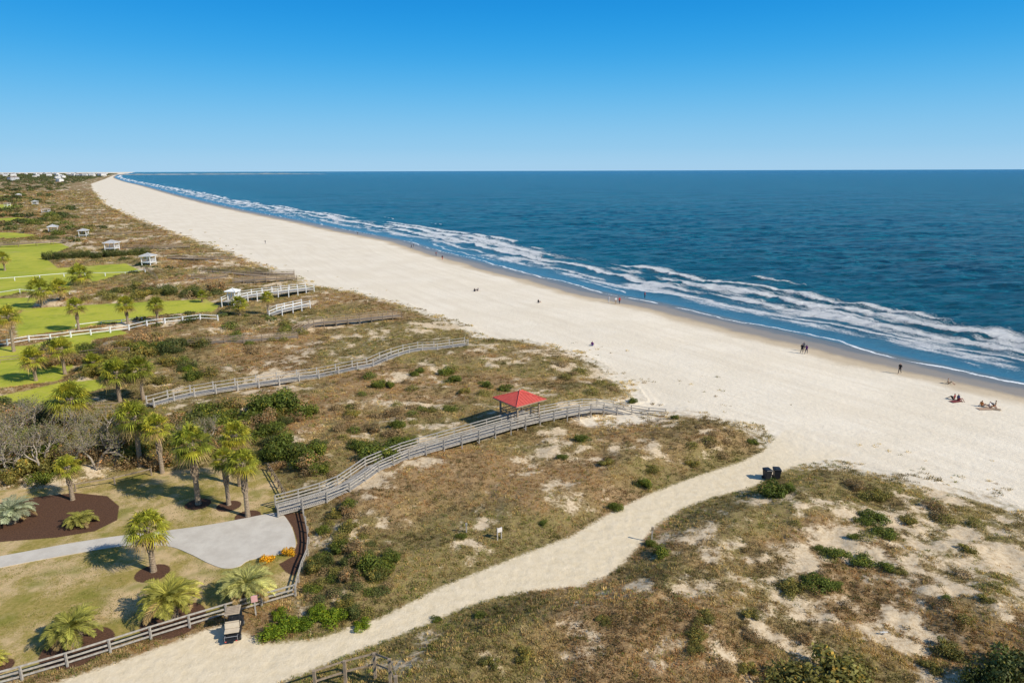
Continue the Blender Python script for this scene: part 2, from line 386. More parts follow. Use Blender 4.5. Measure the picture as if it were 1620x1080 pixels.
def sea_material():
    s=NT('sea_water')
    foam=s.attr('foam').outputs['Fac']; off=s.attr('off').outputs['Fac']; sc=s.attr('sc').outputs['Vector']
    mp=s.n('ShaderNodeMapping'); mp.inputs['Scale'].default_value=(.38,1,1); s.put(mp.inputs['Vector'],sc)
    n1=s.noise(.9,6,.68,mp.outputs[0],.8); n2=s.noise(2.8,5,.7,sc,.4)
    det=s.math('ADD',s.math('MULTIPLY',n1,.56),s.math('MULTIPLY',n2,.44))
    th=s.math('ADD',s.math('MULTIPLY',foam,.62),s.math('SUBTRACT',det,.73))
    fm=s.mr(th,-.05,.18)
    rz=(0,0,.3)
    big=s.noise(.010,4,.6,s.mapping((.4,1.6,1),rz))
    mid=s.noise(.05,8,.85,s.mapping((.35,1.8,1),rz),.3)
    chop=s.noise(.30,5,.8,s.mapping((.45,1.5,1),rz),.5)
    deep=s.mix(s.mr(big,.35,.65),(.001,.100,.175),(.002,.135,.190))
    deep=s.mix(s.mr(mid,.47,.57,0,.85),deep,(.0005,.034,.072))
    deep=s.mix(s.mr(chop,.50,.58,0,.85),deep,(.0005,.030,.062))
    deep=s.mix(s.mr(chop,.47,.39,0,.75),deep,(.015,.26,.33))  # mid and chop paint the light and dark of ripples into the water colour
    col=s.mix(s.math('MULTIPLY',s.mr(off,140,25),.5),deep,(.012,.16,.24))
    col=s.mix(s.math('MULTIPLY',s.mr(off,30,8),.8),col,(.055,.19,.29))
    col=s.mix(s.mr(off,3.0,-.5),col,(.17,.165,.14))
    col=s.mix(s.mr(off,900,7000,0,.8),col,(.0005,.068,.150))
    col=s.mix(fm,col,(.92,.93,.93))
    r=s.noise(.5,7,.72,s.mapping((.55,1.4,1),rz)); r2=s.noise(2.6,4,.6)
    h=s.math('ADD',s.math('MULTIPLY',r,1.8),s.math('MULTIPLY',r2,.22))
    h=s.math('ADD',h,s.math('MULTIPLY',fm,.2))
    h=s.math('MULTIPLY',h,s.mr(off,0,18,.08,1))
    s.bump(h,1.0,1.4)
    return s.fin(col,s.mr(fm,0,1,.22,.8),s.mr(fm,0,1,.11,.1))
me.materials.append(sea_material())
link(bpy.data.objects.new('sea',me),'sea',None,kind='structure')
print('sea',time.time()-T0)
# ---------------------------------------------------------------- low growth templates
def t_grass(n,h=.5,spread=.22):
    Q=[];c=[]
    for i in range(n):
        a=rng.random()*6.28; r=rng.random()**.5*spread*.6; b=np.array([math.cos(a)*r,math.sin(a)*r,-.03])
        ln=h*(.55+.6*rng.random()); le=rng.random()*.55; a2=a+rng.normal()*.6
        tip=b+np.array([math.cos(a2)*ln*le,math.sin(a2)*ln*le,ln*(1-le*.45)])
        w=.016+.014*rng.random(); s=np.array([-math.sin(a2),math.cos(a2),0])*w
        mid=(b+tip)/2+np.array([0,0,ln*.1])
        Q.append([b-s,b+s,mid+s*.9,tip]) ; c.append(.65+.6*rng.random())
    return np.array(Q),np.array(c)
def t_clump(n,r=.3,h=.25,leaf=.07):
    Q=[];c=[]
    for i in range(n):
        d=rng.normal(size=3); d/=np.linalg.norm(d); d[2]=abs(d[2]); rr=(.55+.5*rng.random())
        p=d*np.array([r,r,h])*rr
        nrm=d+rng.normal(size=3)*.6; nrm/=np.linalg.norm(nrm)
        a=np.cross(nrm,rng.normal(size=3)); a/=np.linalg.norm(a); b=np.cross(nrm,a)
        l=leaf*(.6+.8*rng.random())
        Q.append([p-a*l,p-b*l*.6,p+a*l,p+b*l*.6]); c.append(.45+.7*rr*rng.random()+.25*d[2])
    return np.array(Q),np.array(c)
def scatter(name,tmpl,pos,sc,zsc,cols,mat,**kw):
    VV=[];CC=[]
    idx=rng.integers(0,len(tmpl),len(pos)); 
    for ti,(Q,c) in enumerate(tmpl):
        m=idx==ti; n=m.sum()
        if n==0: continue
        a=rng.random(n)*6.28; ca,sa=np.cos(a),np.sin(a); k=len(Q)
        q=Q.reshape(-1,3)
        x=(q[None,:,0]*ca[:,None]-q[None,:,1]*sa[:,None])*sc[m][:,None]
        y=(q[None,:,0]*sa[:,None]+q[None,:,1]*ca[:,None])*sc[m][:,None]
        z=q[None,:,2]*(sc[m]*zsc[m])[:,None]
        v=np.stack([x,y,z],-1)+pos[m][:,None,:]
        cc=cols[m][:,None,:]*np.repeat(c,4)[None,:,None]*np.ones((n,1,1))
        VV.append(v.reshape(-1,3)); CC.append(cc.reshape(-1,3))
    V=np.concatenate(VV); C=np.concatenate(CC)
    me=mesh_arrays(name,V,np.arange(len(V)).reshape(-1,4),False); setcol(me,C); me.materials.append(mat)
    return link(bpy.data.objects.new(name,me),name,None,kind='stuff',**kw)
M_leaf=leafmat('foliage',trans=.25); M_low=leafmat('dry_growth',trans=.25)
N=340000
Yc=np.exp(rng.uniform(math.log(27),math.log(1100),N)); Xc=rng.uniform(-1,1,N)*(Yc*.88+12)
zc=zones(Xc,Yc); hc=height(Xc,Yc,zc); D=np.hypot(Xc,Yc)
ok=(zc['path']<-.1+.3*rng.random(N))&(zc['yard']<-.2)&(zc['lawn']<-.2)&(zc['mulch']<0)
vg=zc['veg']+(fbm(Xc/2.5,Yc/2.5,2,91)-.5)*6
p=np.where(vg>0,np.clip((zc['cover']-.27)*2.7,.03,1),np.exp(np.minimum(vg,0)/3.0)*sm(fbm(Xc/5,Yc/5,3,92),.58,.68)*.25)
ok&=(rng.random(N)<p)&(zc['shore']>25)
Xc,Yc,hc,D=Xc[ok],Yc[ok],hc[ok],D[ok]; tone=zc['tone'][ok]; vg=vg[ok]; pth=zc['path'][ok]; cov=zc['cover'][ok]; n=len(Xc)
print('tufts',n)
ls=np.maximum(1,(D/60))**.66
#            straw          rust            greybrown       olive           green         golden         redbrown
pal=np.array([(.62,.445,.215),(.41,.24,.105),(.29,.20,.11),(.26,.23,.06),(.14,.17,.03),(.54,.365,.145),(.42,.22,.085)])
r=rng.random(n); pick=np.where(r<.22,0,np.where(r<.42,1,np.where(r<.56,2,np.where(r<.69,3,np.where(r<.73,4,5)))))
pick=np.where((tone>.62)&(r<.35),3,pick); pick=np.where((tone<.42)&(r<.5),6,pick); pick=np.where((vg<3)&(rng.random(n)<.6),0,pick)
near_path=np.exp(-np.abs(pth)/1.4); pick=np.where((rng.random(n)<near_path*.5),np.where(rng.random(n)<.6,3,4),pick)
patch=.58+.8*sm(fbm(Xc/3.0,Yc/3.0,3,95),.3,.7)
cols=pal[pick]*(.78+.4*rng.random((n,1)))*patch[:,None]
isg=(rng.random(n)<np.where(pick==0,.95,np.where(pick==5,.9,.5)))
pos=np.stack([Xc,Yc,hc-.02],-1)
tg=[t_grass(17,.34,.42) for _ in range(8)]; tcp=[t_clump(17,.24,.15,.045) for _ in range(8)]
g=isg; scatter('dune_grass',tg,pos[g],(ls*(.5+.5*rng.random(n)))[g],np.full(g.sum(),.7),cols[g],M_low,category='grass')
g=~isg; scatter('dune_scrub',tcp,pos[g],(ls*(.45+.75*rng.random(n)**1.7))[g],rng.uniform(.5,1.0,n)[g],cols[g],M_low,category='scrub')
# knee-high heath mounds, clustered
N=22000; Yc=np.exp(rng.uniform(math.log(28),math.log(420),N)); Xc=rng.uniform(-1,1,N)*(Yc*.88+12)
zc=zones(Xc,Yc); hc=height(Xc,Yc,zc); D=np.hypot(Xc,Yc)
cl=fbm(Xc/6,Yc/6,3,130)
ok=(zc['path']<-.7)&(zc['yard']<-.6)&(zc['lawn']<-1)&(zc['mulch']<-.5)&(zc['veg']>2)&(zc['cover']>.43)&(rng.random(N)<sm(cl,.44,.62)+.45*np.exp(-np.abs(zc['path'])/2.))
Xc,Yc,hc,D=Xc[ok],Yc[ok],hc[ok],D[ok]; tone=zc['tone'][ok]; pth=zc['path'][ok]; n=len(Xc); print('heath',n)
hp_=np.array([(.32,.205,.10),(.40,.24,.105),(.22,.185,.06),(.165,.165,.045),(.27,.17,.09),(.46,.32,.145)])
pk=rng.integers(0,6,n); pk=np.where((rng.random(n)<np.exp(-np.abs(pth)/2.)*.7),3,pk)
cols=hp_[pk]*(.7+.5*rng.random((n,1)))
scatter('dune_heath',[t_clump(60,.50,.36,.045) for _ in range(8)],np.stack([Xc,Yc,hc-.04],-1),np.maximum(1,D/60)**.62*(.45+.9*rng.random(n)**1.8),rng.uniform(.55,.95,n),cols,M_low,category='scrub')
N2=30000; Yc=np.exp(rng.uniform(math.log(33),math.log(85),N2)); Xc=-rng.uniform(.1,1,N2)*(Yc*.88+6); zc=zones(Xc,Yc)
ok=(zc['yard']>.2)&(zc['mulch']<-.1)&(rng.random(N2)<sm(fbm(Xc/4,Yc/4,3,120),.38,.6)); Xc,Yc=Xc[ok],Yc[ok]; n=len(Xc)
cols=np.array([(.28,.255,.05),(.40,.31,.11),(.20,.21,.04)])[rng.integers(0,3,n)]*(.75+.45*rng.random((n,1)))
scatter('lawn_tufts',[t_grass(8,.12,.35) for _ in range(5)],np.stack([Xc,Yc,height(Xc,Yc)],-1),.6+.7*rng.random(n),np.ones(n)*.6,cols,M_low,category='grass')
print('growth',time.time()-T0)
# far bushes as one mass
N=14000
Yc=np.exp(rng.uniform(math.log(130),math.log(4500),N)); Xc=rng.uniform(-.95,.1,N)*(Yc*.95)
zc=zones(Xc,Yc); D=np.hypot(Xc,Yc)
dens=fbm(Xc/50,Yc/50,3,97)
inland=sm(zc['veg'],35,60)
ok=(zc['veg']>np.where(D>700,40,26))&(zc['lawn']<-2)&(zc['yard']<-2)&(rng.random(N)<sm(dens,.42,.6)*(.4+.6*inland)+.14*(D>400)*inland)
Xc,Yc,D=Xc[ok],Yc[ok],D[ok]; n=len(Xc); hc=height(Xc,Yc)
pal2=np.array([(.10,.12,.033),(.16,.15,.045),(.25,.175,.085),(.125,.145,.038),(.07,.09,.028)])
cols=pal2[rng.integers(0,5,n)]*(.75+.55*rng.random((n,1)))
S=(.8+1.2*rng.random(n))*np.clip(D/220,.8,3.2)
scatter('scrub_thicket',[t_clump(100,1.,.8,.16) for _ in range(5)],np.stack([Xc,Yc,hc-.1],-1),S,rng.uniform(.5,.9,n),cols,M_leaf,category='thicket')
# ---------------------------------------------------------------- shrubs
BASE={'green':(.145,.18,.03),'bright':(.19,.27,.02),'olive':(.26,.23,.06),'brown':(.36,.25,.13),'dark':(.115,.135,.04),'yellow':(.85,.48,.03)}
def shrub_mesh(name,seed,n=2600,leaf=.055,base=(.075,.095,.025),var=.6):
    r=np.random.default_rng(seed); lobes=[(r.uniform(-.6,.6),r.uniform(-.6,.6),r.uniform(.08,.6),r.uniform(.22,.52)) for _ in range(11)]
    Q=[];C=[]
    for i in range(n):
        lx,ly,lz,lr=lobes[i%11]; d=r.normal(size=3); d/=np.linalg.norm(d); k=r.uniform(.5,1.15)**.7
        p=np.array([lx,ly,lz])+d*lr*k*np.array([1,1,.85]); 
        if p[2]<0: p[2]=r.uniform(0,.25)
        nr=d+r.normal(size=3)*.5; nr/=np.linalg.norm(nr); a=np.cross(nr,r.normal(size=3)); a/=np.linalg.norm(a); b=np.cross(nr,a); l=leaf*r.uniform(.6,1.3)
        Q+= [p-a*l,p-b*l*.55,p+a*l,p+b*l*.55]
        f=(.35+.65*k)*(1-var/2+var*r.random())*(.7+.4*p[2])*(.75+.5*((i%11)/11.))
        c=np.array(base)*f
        if r.random()<.12: c=c*np.array([2.1,1.5,1.1])
        C+=[c]*4
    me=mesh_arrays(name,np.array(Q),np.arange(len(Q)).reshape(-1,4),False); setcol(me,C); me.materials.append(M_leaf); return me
SM={'green':[shrub_mesh('shrub_green',i,base=BASE['green']) for i in (1,2,3)],
    'bright':[shrub_mesh('shrub_bright',i,base=BASE['bright']) for i in (4,5)],
    'olive':[shrub_mesh('shrub_olive',i,base=BASE['olive']) for i in (6,7,8)],
    'brown':[shrub_mesh('shrub_brown',i,n=2000,base=BASE['brown']) for i in (9,10)],
    'dark':[shrub_mesh('shrub_dark',i,base=BASE['dark']) for i in (11,12)],
    'yellow':[shrub_mesh('shrub_yellow',13,n=1400,leaf=.08,base=BASE['yellow'])]}
LBL={'green':'rounded green wax myrtle shrub on the sandy dune','bright':'low bright green leafy shrub growing on sand','olive':'olive green scrubby bush among dry dune grass','brown':'dry brown twiggy bush in the dune scrub','dark':'dense dark green shrub in the dune thicket','yellow':'small orange yellow ornamental shrub in mulch bed'}
SHR=[]
def shrub(px,py,w,kind='green',hf=.55,pri=0): SHR.append((px,py,w,kind,hf,pri))
def shrub_real(px,py,w,kind,hf):
    x,y,z=P(px,py); m=mpp(x,y)*w/2/.95
    o=bpy.data.objects.new('shrub',random.choice(SM[kind])); o.location=(x,y,z-.05*m); o.rotation_euler=(0,0,random.random()*6.28); o.scale=(m*random.uniform(.9,1.1),m*random.uniform(.85,1.05),m*hf*1.7*random.uniform(.85,1.15))
    link(o,'shrub',None,label=LBL[kind],category='shrub',group='shrubs scattered over the dunes and gardens')
for a in [(600,722,62),(582,712,40),(632,706,40),(650,700,30),(420,655,70),(455,650,80),(490,658,40),(400,665,40),(440,725,66),(480,732,62),(455,705,50),(505,745,34),(330,655,50),(355,668,44),(600,612,26),(616,612,20),(590,900,56),(618,885,34),(553,800,30),(538,870,34),(505,890,30),(512,842,26),(1222,783,46),(1250,778,30),(1044,878,36),(1030,862,20),(974,806,28),(1018,770,30),(920,697,26),(718,604,30),(704,592,28),(664,588,20),(655,594,18),(772,612,24),(800,618,26),(1002,636,18),(1068,662,14)]: shrub(*a,pri=1)
for a in [(450,995,50),(425,1008,42),(478,990,40),(520,985,50),(548,975,34),(505,968,34),(440,975,30),(570,992,30),(590,905,30),(300,588,30)]: shrub(*a,'bright',.45,1)
for a in [(1380,822,50),(1366,826,28),(1395,845,42),(1325,880,42),(1362,887,42),(1400,898,30),(1300,872,28),(1290,925,50),(1325,928,26),(440,996,30)]: shrub(*a,'green',.30,1)
for a in [(1440,826,28),(1425,905,20),(1250,930,40),(1190,975,30),(1100,1025,30),(1105,1005,34),(1180,1060,34),(1530,870,24),(1030,745,26),(960,735,30),(1095,735,24),(830,1040,36),(775,1050,34),(955,985,26),(1560,950,24),(680,650,24),(735,620,22)]: shrub(*a,'olive',.4,1)
for a in [(1290,1080,130),(1350,1085,80),(1235,1088,70),(1500,1030,44)]: shrub(*a,'olive',.36,1)
for a in [(1605,1075,80),(1560,1085,50)]: shrub(*a,'dark',.6,1)  # dark shrubs added here in place of a dark shadow in the corner
for a in [(423,889,26),(456,877,22)]: shrub(*a,'yellow',.6,1)
for a in [(1350,850),(890,725),(1190,700),(730,850),(860,830),(1500,950),(690,980),(760,975)]: shrub(a[0],a[1],20,'green',.4,1)
for i in range(15): shrub(75+i*11,410-i*.5,17,'dark',.75,1)
def inpoly(poly,n):
    A=np.array(poly,float); out=[]
    while len(out)<n:
        x=random.uniform(A[:,0].min(),A[:,0].max()); y=random.uniform(A[:,1].min(),A[:,1].max())
        if sdpoly(np.array([x]),np.array([y]),A,50)[0]>0: out.append((x,y))
    return sorted(out,key=lambda p:p[1])
for poly,nn,w0,w1,h0,h1,ks in [
  ([(60,560),(130,535),(250,530),(340,520),(360,560),(330,598),(250,612),(160,600),(110,612)],44,22,42,.42,.6,['olive','green','dark','brown','olive']),
  ([(0,650),(90,640),(200,645),(235,665),(235,735),(180,752),(0,775)],56,30,54,.5,.8,['olive','brown','green','olive','dark','brown']),
  ([(235,668),(380,640),(395,700),(430,735),(300,735),(250,745)],46,26,50,.45,.68,['olive','dark','green','brown','olive']),
  ([(390,640),(500,640),(520,700),(510,755),(430,740)],22,24,46,.42,.62,['green','dark','olive','brown']),
  ([(105,478),(180,460),(340,452),(352,470),(180,480)],34,18,30,.5,.7,['brown','olive','dark','dark']),
  ([(0,400),(60,340),(120,345),(160,385),(90,382),(40,384)],24,12,22,.5,.7,['dark','olive','green','brown']),
  ([(350,505),(440,500),(480,530),(400,560),(350,540)],16,16,28,.35,.5,['olive','green','brown']),
  ([(495,860),(560,820),(600,880),(630,960),(520,990),(485,940)],44,20,36,.45,.65,['olive','green','olive','brown','dark']),
  ([(530,640),(680,640),(640,690),(560,740),(520,760)],22,18,34,.4,.55,['olive','brown','brown','green']),
  ([(510,820),(560,800),(590,850),(520,880)],8,22,32,.4,.6,['olive','brown']),
  ([(880,560),(990,620),(960,640),(860,600)],8,16,26,.36,.5,['olive','brown']),
  ([(1100,670),(1215,690),(1150,725),(1090,720)],9,18,30,.36,.5,['olive','brown']),
  ([(540,600),(740,570),(860,620),(780,640),(560,700)],16,14,26,.36,.5,['olive','green','brown']),
  ([(1000,900),(1250,800),(1600,900),(1500,1060),(900,1060)],18,18,36,.28,.4,['olive','brown','brown']),
  ([(1260,745),(1480,790),(1600,850),(1400,810)],12,20,34,.32,.45,['olive','brown'])]:
    for (a,b) in inpoly(poly,nn): shrub(a,b,random.uniform(w0,w1),random.choice(ks),random.uniform(h0,h1))
SHR.sort(key=lambda q:(-q[5],-q[2]))
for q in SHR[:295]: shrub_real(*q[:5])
rest=SHR[295:]; ps=[];ss=[];cs=[]
for q in rest:
    x,y,z=P(q[0],q[1]); ps.append((x,y,z-.1)); ss.append(mpp(x,y)*q[2]/2); cs.append(BASE[q[3]])
scatter('undergrowth',[t_clump(520,1.,.85,.075) for _ in range(4)],np.array(ps),np.array(ss),np.full(len(ps),.9),np.array(cs),M_leaf,category='undergrowth')
print('shrubs',len(SHR),time.time()-T0)
# ---------------------------------------------------------------- palms
M_trunk=simple('palm_trunk_bark',(.40,.31,.21),(.18,.13,.09),14,.9,.8,(1,1,3))
def sabal_crown(seed,nf=56):
    r=np.random.default_rng(seed); V=[];F=[];C=[]
    def quad(a,b,c,d,col):
        o=len(V); V.extend([a,b,c,d]); F.append((o,o+1,o+2,o+3)); C.extend([col]*4)
    for i in range(nf):
        az=i*2.39996+r.normal()*.2; fr=i/nf; el=math.radians(84-fr*130+r.normal()*10)
        dirv=np.array([math.cos(az)*math.cos(el),math.sin(az)*math.cos(el),math.sin(el)])
        L=.68+.32*r.random(); side=np.array([-math.sin(az),math.cos(az),0]); up=np.cross(dirv,side)*-1
        if up[2]<0: up=-up
        b0=np.array([0,0,-.1*fr]); hub=b0+dirv*L+np.array([0,0,-.10*math.cos(el)])
        gcol=np.array([.32,.33,.04])*(.5+.85*r.random())
        if fr>.82: gcol=np.array([.46,.325,.135])*(.55+.6*r.random())
        elif r.random()<.3: gcol=gcol*np.array([1.45,1.22,1.0])
        quad(b0-side*.025,b0+side*.025,hub+side*.015,hub-side*.015,gcol*.8)
        m=16
        for k in range(m):
            t=(k/(m-1)-.5)*2; a=t*1.75; ll=(.98-.35*abs(t)**2)*(.72+.45*r.random())
            d=dirv*math.cos(a)+side*math.sin(a); d=d+up*(.15+.1*abs(t))*(-.2)
            mid=hub+d*ll*.55-up*(.05*abs(t)); tip=hub+d*ll-np.array([0,0,1])*ll*(.22+.35*r.random())
            pr=np.cross(d,up); pr/=np.linalg.norm(pr)+1e-6; w=.040
            col=gcol*(.6+.75*r.random()); quad(hub,mid-pr*w,tip,mid+pr*w,col)
    me=mesh_arrays('palm_crown',np.array(V),np.array(F),False); setcol(me,C); me.materials.append(M_leaf); return me
def pindo_crown(seed,base,nf=46):
    r=np.random.default_rng(seed); V=[];F=[];C=[]
    def quad(a,b,c,d,col):
        o=len(V); V.extend([a,b,c,d]); F.append((o,o+1,o+2,o+3)); C.extend([col]*4)
    for i in range(nf):
        az=i*2.39996+r.normal()*.15; fr=i/nf; el=math.radians(86-fr*60+r.normal()*8); L=1.5*(.75+.4*r.random())
        hd=np.array([math.cos(az),math.sin(az),0]); side=np.array([-math.sin(az),math.cos(az),0]); p=np.zeros(3); e=el; ns=10
        col0=np.array(base)*(.55+.75*r.random())
        if fr>.9: col0=np.array([.44,.31,.14])
        for k in range(ns):
            d=hd*math.cos(e)+np.array([0,0,1])*math.sin(e); q=p+d*L/ns
            w=.025*(1-k/ns)+.006; quad(p-side*w,p+side*w,q+side*w*.8,q-side*w*.8,col0*1.3)
            if k>0:
                for j in range(4):
                    b=p+(q-p)*(j/4); ll=.37*math.sin(math.pi*min(1,(k+j/4)/ns*.85+.12))*(.8+.4*r.random())+.05
                    for sg in(-1,1):
                        dd=side*sg*.6+d*.72+np.array([0,0,1])*(.3-.3*r.random()); dd/=np.linalg.norm(dd)
                        tip=b+dd*ll-np.array([0,0,.03]); mid=b+dd*ll*.5; ww=d*.024
                        quad(b-ww*.5,mid-ww,tip,mid+ww,col0*(.55+.8*r.random()))
            p=q; e-=(.15+.05*r.random())*(1 if e>-1.0 else 0)
    me=mesh_arrays('pindo_crown',np.array(V),np.array(F),False); setcol(me,C); me.materials.append(M_leaf); return me
SC=[sabal_crown(i) for i in(1,2,3,4)]
PC={'pale':[pindo_crown(11,(.52,.51,.19))],'green':[pindo_crown(12,(.44,.42,.09)),pindo_crown(13,(.47,.43,.10))],'silver':[pindo_crown(14,(.50,.52,.34))]}
def trunk_mesh(seed,boots=True):
    r=np.random.default_rng(seed); m=MB(); n=40; pts=[];rad=[]; bx,by=r.normal()*.02,r.normal()*.02
    for i in range(n+1):
        t=i/n; pts.append((bx*math.sin(t*3),by*math.sin(t*2.5),t)); rr=.20+.06*math.exp(-t*9)+(.012 if i%2 else -.008)
        if t>.72: rr+=.04
        rad.append(rr)
    m.tube(pts,rad,12)
    if boots:
        for k in range(80):
            t=.45+.53*k/80; a=k*2.39996; c=Vector((math.cos(a)*.21,math.sin(a)*.21,t)); d=Vector((math.cos(a),math.sin(a),0))
            m.tube([c,c+d*.10+Vector((0,0,.035))],[.045,.02],4)
    return m.mesh('palm_trunk',[M_trunk])
TR=[trunk_mesh(1),trunk_mesh(2),trunk_mesh(3,False)]
def palm(px,py,cy,cw,lab,cx=None):
    x,y,z=P(px,py); zt=top_at(px,cy,y); h=max(.8,zt-z); m=mpp(x,y,zt)*cw/2/1.6
    e=thing('palm_tree',(x,y,z),lab,'palm tree','cabbage palms in the gardens',random.random()*6.28)
    part('trunk',random.choice(TR),e,(0,0,-.1),scale=(m**.5,m**.5,h+.15))
    part('crown',random.choice(SC),e,(0,0,h),scale=(m,m,m*.95))
for a in [(243,903,833,60,'young cabbage palm with thick trunk in mulch ring'),(314,797,701,64,'tall cabbage palm with rough trunk on the lawn'),(392,816,731,50,'cabbage palm with bare brown trunk beside the drive'),(362,798,726,40,'slender cabbage palm beside another on the lawn'),(380,768,688,50,'tall cabbage palm at the edge of the thicket'),(222,738,660,56,'cabbage palm rising from the scrub edge'),(257,748,674,44,'slim cabbage palm beside the scrub edge'),(115,790,738,36,'small cabbage palm by the mulch bed'),
  (120,690,630,56,'cabbage palm among bare grey trees'),(190,636,588,46,'cabbage palm above the dune thicket'),(227,632,582,42,'cabbage palm near the long boardwalk'),(103,592,550,36,'cabbage palm on the green lawn'),(57,602,566,36,'cabbage palm on the green lawn'),(22,556,500,34,'tall cabbage palm by the white fence'),(67,486,456,34,'dark cabbage palm between the lawns'),(98,480,454,28,'dark cabbage palm between the lawns'),(125,522,484,28,'cabbage palm on the lawn by the white fence'),(203,516,481,28,'cabbage palm on the lawn by the white fence'),(250,510,481,26,'cabbage palm on the lawn by the white fence'),(8,428,407,18,'distant cabbage palm on the lawn'),(380,500,480,28,'cabbage palm beside the white pavilion'),(425,498,470,22,'cabbage palm beside the white pavilion'),(128,450,434,34,'spreading cabbage palm at the lawn edge'),(150,590,572,30,'cabbage palm in the thicket'),(320,478,466,16,'small cabbage palm at the lawn edge')]: palm(*a)
def pindo(px,py,cy,cw,kind,lab):
    x,y,z=P(px,py); zt=top_at(px,cy,y); h=max(.35,zt-z); m=mpp(x,y,zt)*cw/2/1.3
    e=thing('pindo_palm',(x,y,z),lab,'palm tree','low feathery palms in mulch rings',random.random()*6.28)
    part('trunk',TR[0],e,(0,0,-.1),scale=(1.35*m,1.35*m,h+.15)); part('crown',random.choice(PC[kind]),e,(0,0,h),scale=(m,m,m*.85))
for a in [(20,826,812,52,'silver','silvery feather palm in a dark mulch bed'),(271,977,950,78,'green','broad feather palm with stout trunk in mulch ring'),(392,950,928,74,'pale','pale arching feather palm beside the fence'),(117,1018,996,68,'green','feather palm in a mulch ring on dry lawn'),(128,829,824,38,'green','small feather palm in a dark mulch bed'),(-12,1052,1044,34,'green','feather palm at the edge of the yard')]: pindo(*a)
print('palms',time.time()-T0)
# ---------------------------------------------------------------- bare trees
M_bark=simple('grey_bark',(.44,.37,.29),(.28,.23,.18),6,.9)
def bare_tree(seed):
    r=random.Random(seed); m=MB(); tips=[]
    def grow(p,d,L,rad,dep):
        pts=[p]; rs=[rad]; q=p.copy(); dd=d.copy()
        for k in range(3):
            dd=(dd+Vector((r.gauss(0,.22),r.gauss(0,.22),r.gauss(.06,.15)))).normalized(); q=q+dd*L/3; pts.append(q.copy()); rs.append(rad*(1-.13*(k+1)))
        m.tube(pts,rs,6 if dep<2 else 3,cap=False)
        if dep>=4: 
            tips.append(q.copy())
            if dep>=5: return
        for k in range(3 if dep<4 else 2):
            nd=(dd+Vector((r.gauss(0,.6),r.gauss(0,.6),r.gauss(.15,.35)))).normalized()
            grow(pts[r.choice([2,3,3])],nd,L*r.uniform(.62,.85),rad*.60,dep+1)
    for k in range(2): grow(Vector((r.gauss(0,.15),r.gauss(0,.15),0)),Vector((r.gauss(0,.4),r.gauss(0,.4),1)).normalized(),1.9,.14,0)
    tm=m.mesh('bare_tree_wood',[M_bark],True)
    rr=np.random.default_rng(seed); Q=[];C=[]
    for t in tips:
        for j in range(2):
            p=np.array(t)+rr.normal(size=3)*.2; a=rr.normal(size=3); a/=np.linalg.norm(a); b=np.cross(a,rr.normal(size=3)); b/=np.linalg.norm(b)
            Q+=[p-a*.07,p-b*.045,p+a*.07,p+b*.045]; c=np.array([(.34,.27,.12),(.28,.25,.09),(.19,.21,.055)][rr.integers(0,3)])*(.7+.6*rr.random()); C+=[c]*4
    lm=mesh_arrays('sparse_leaves',np.array(Q),np.arange(len(Q)).reshape(-1,4),False); setcol(lm,C); lm.materials.append(M_leaf)
    return tm,lm
BT=[bare_tree(i) for i in(1,2,3,5)]
for (a,b,s) in [(25,755,1.15),(68,748,1.2),(150,745,1.1),(185,728,.95),(95,720,1.05),(20,705,1.15),(170,692,.9),(60,692,1.05),(330,700,.7),(5,738,1.2),(120,742,.95),(300,712,.7),(-25,760,1.3)]:
    x,y,z=P(a,b); tm,lm=random.choice(BT); e=thing('bare_tree',(x,y,z),'leafless grey twiggy tree in the dune thicket','tree','bare trees in the thicket',random.random()*6.28,s*.86)
    part('trunk',tm,e); part('crown',lm,e)
print('trees',time.time()-T0)
# ---------------------------------------------------------------- wood structures
M_wood=simple('weathered_grey_wood',(.48,.44,.38),(.31,.275,.235),5,.85,.4,(1,1,1))
M_pale=simple('pale_weathered_wood',(.60,.56,.50),(.45,.41,.36),5,.8,.3)
M_woodb=simple('weathered_brown_wood',(.37,.285,.20),(.23,.17,.115),5,.85,.4)
M_white=simple('white_paint',(.84,.84,.83),(.72,.72,.70),3,.5)
M_red=simple('red_metal_roof',(.62,.11,.08),(.52,.085,.065),2,.5)
M_groof=simple('grey_shingle',(.52,.52,.52),(.38,.38,.39),6,.85)
M_black=simple('black_plastic',(.018,.02,.024),(.03,.032,.036),6,.45)
M_glass=simple('dark_window_glass',(.03,.04,.05),(.02,.03,.04),2,.15,spec=.6)
pm=MB(); pm.box((0,0,.5),(.11,.11,1)); pm.box((0,0,1.004),(.13,.13,.012))
POSTW={m.name:pm.mesh('post',[m]) for m in(M_wood,M_woodb,M_white,M_pale)}
def off_line(C,d):
    n=len(C); out=C.copy()
    for i in range(n):
        v=C[min(i+1,n-1)]-C[max(i-1,0)]; L=math.hypot(v[0],v[1]); out[i,0]+=-v[1]/L*d; out[i,1]+=v[0]/L*d
    return out
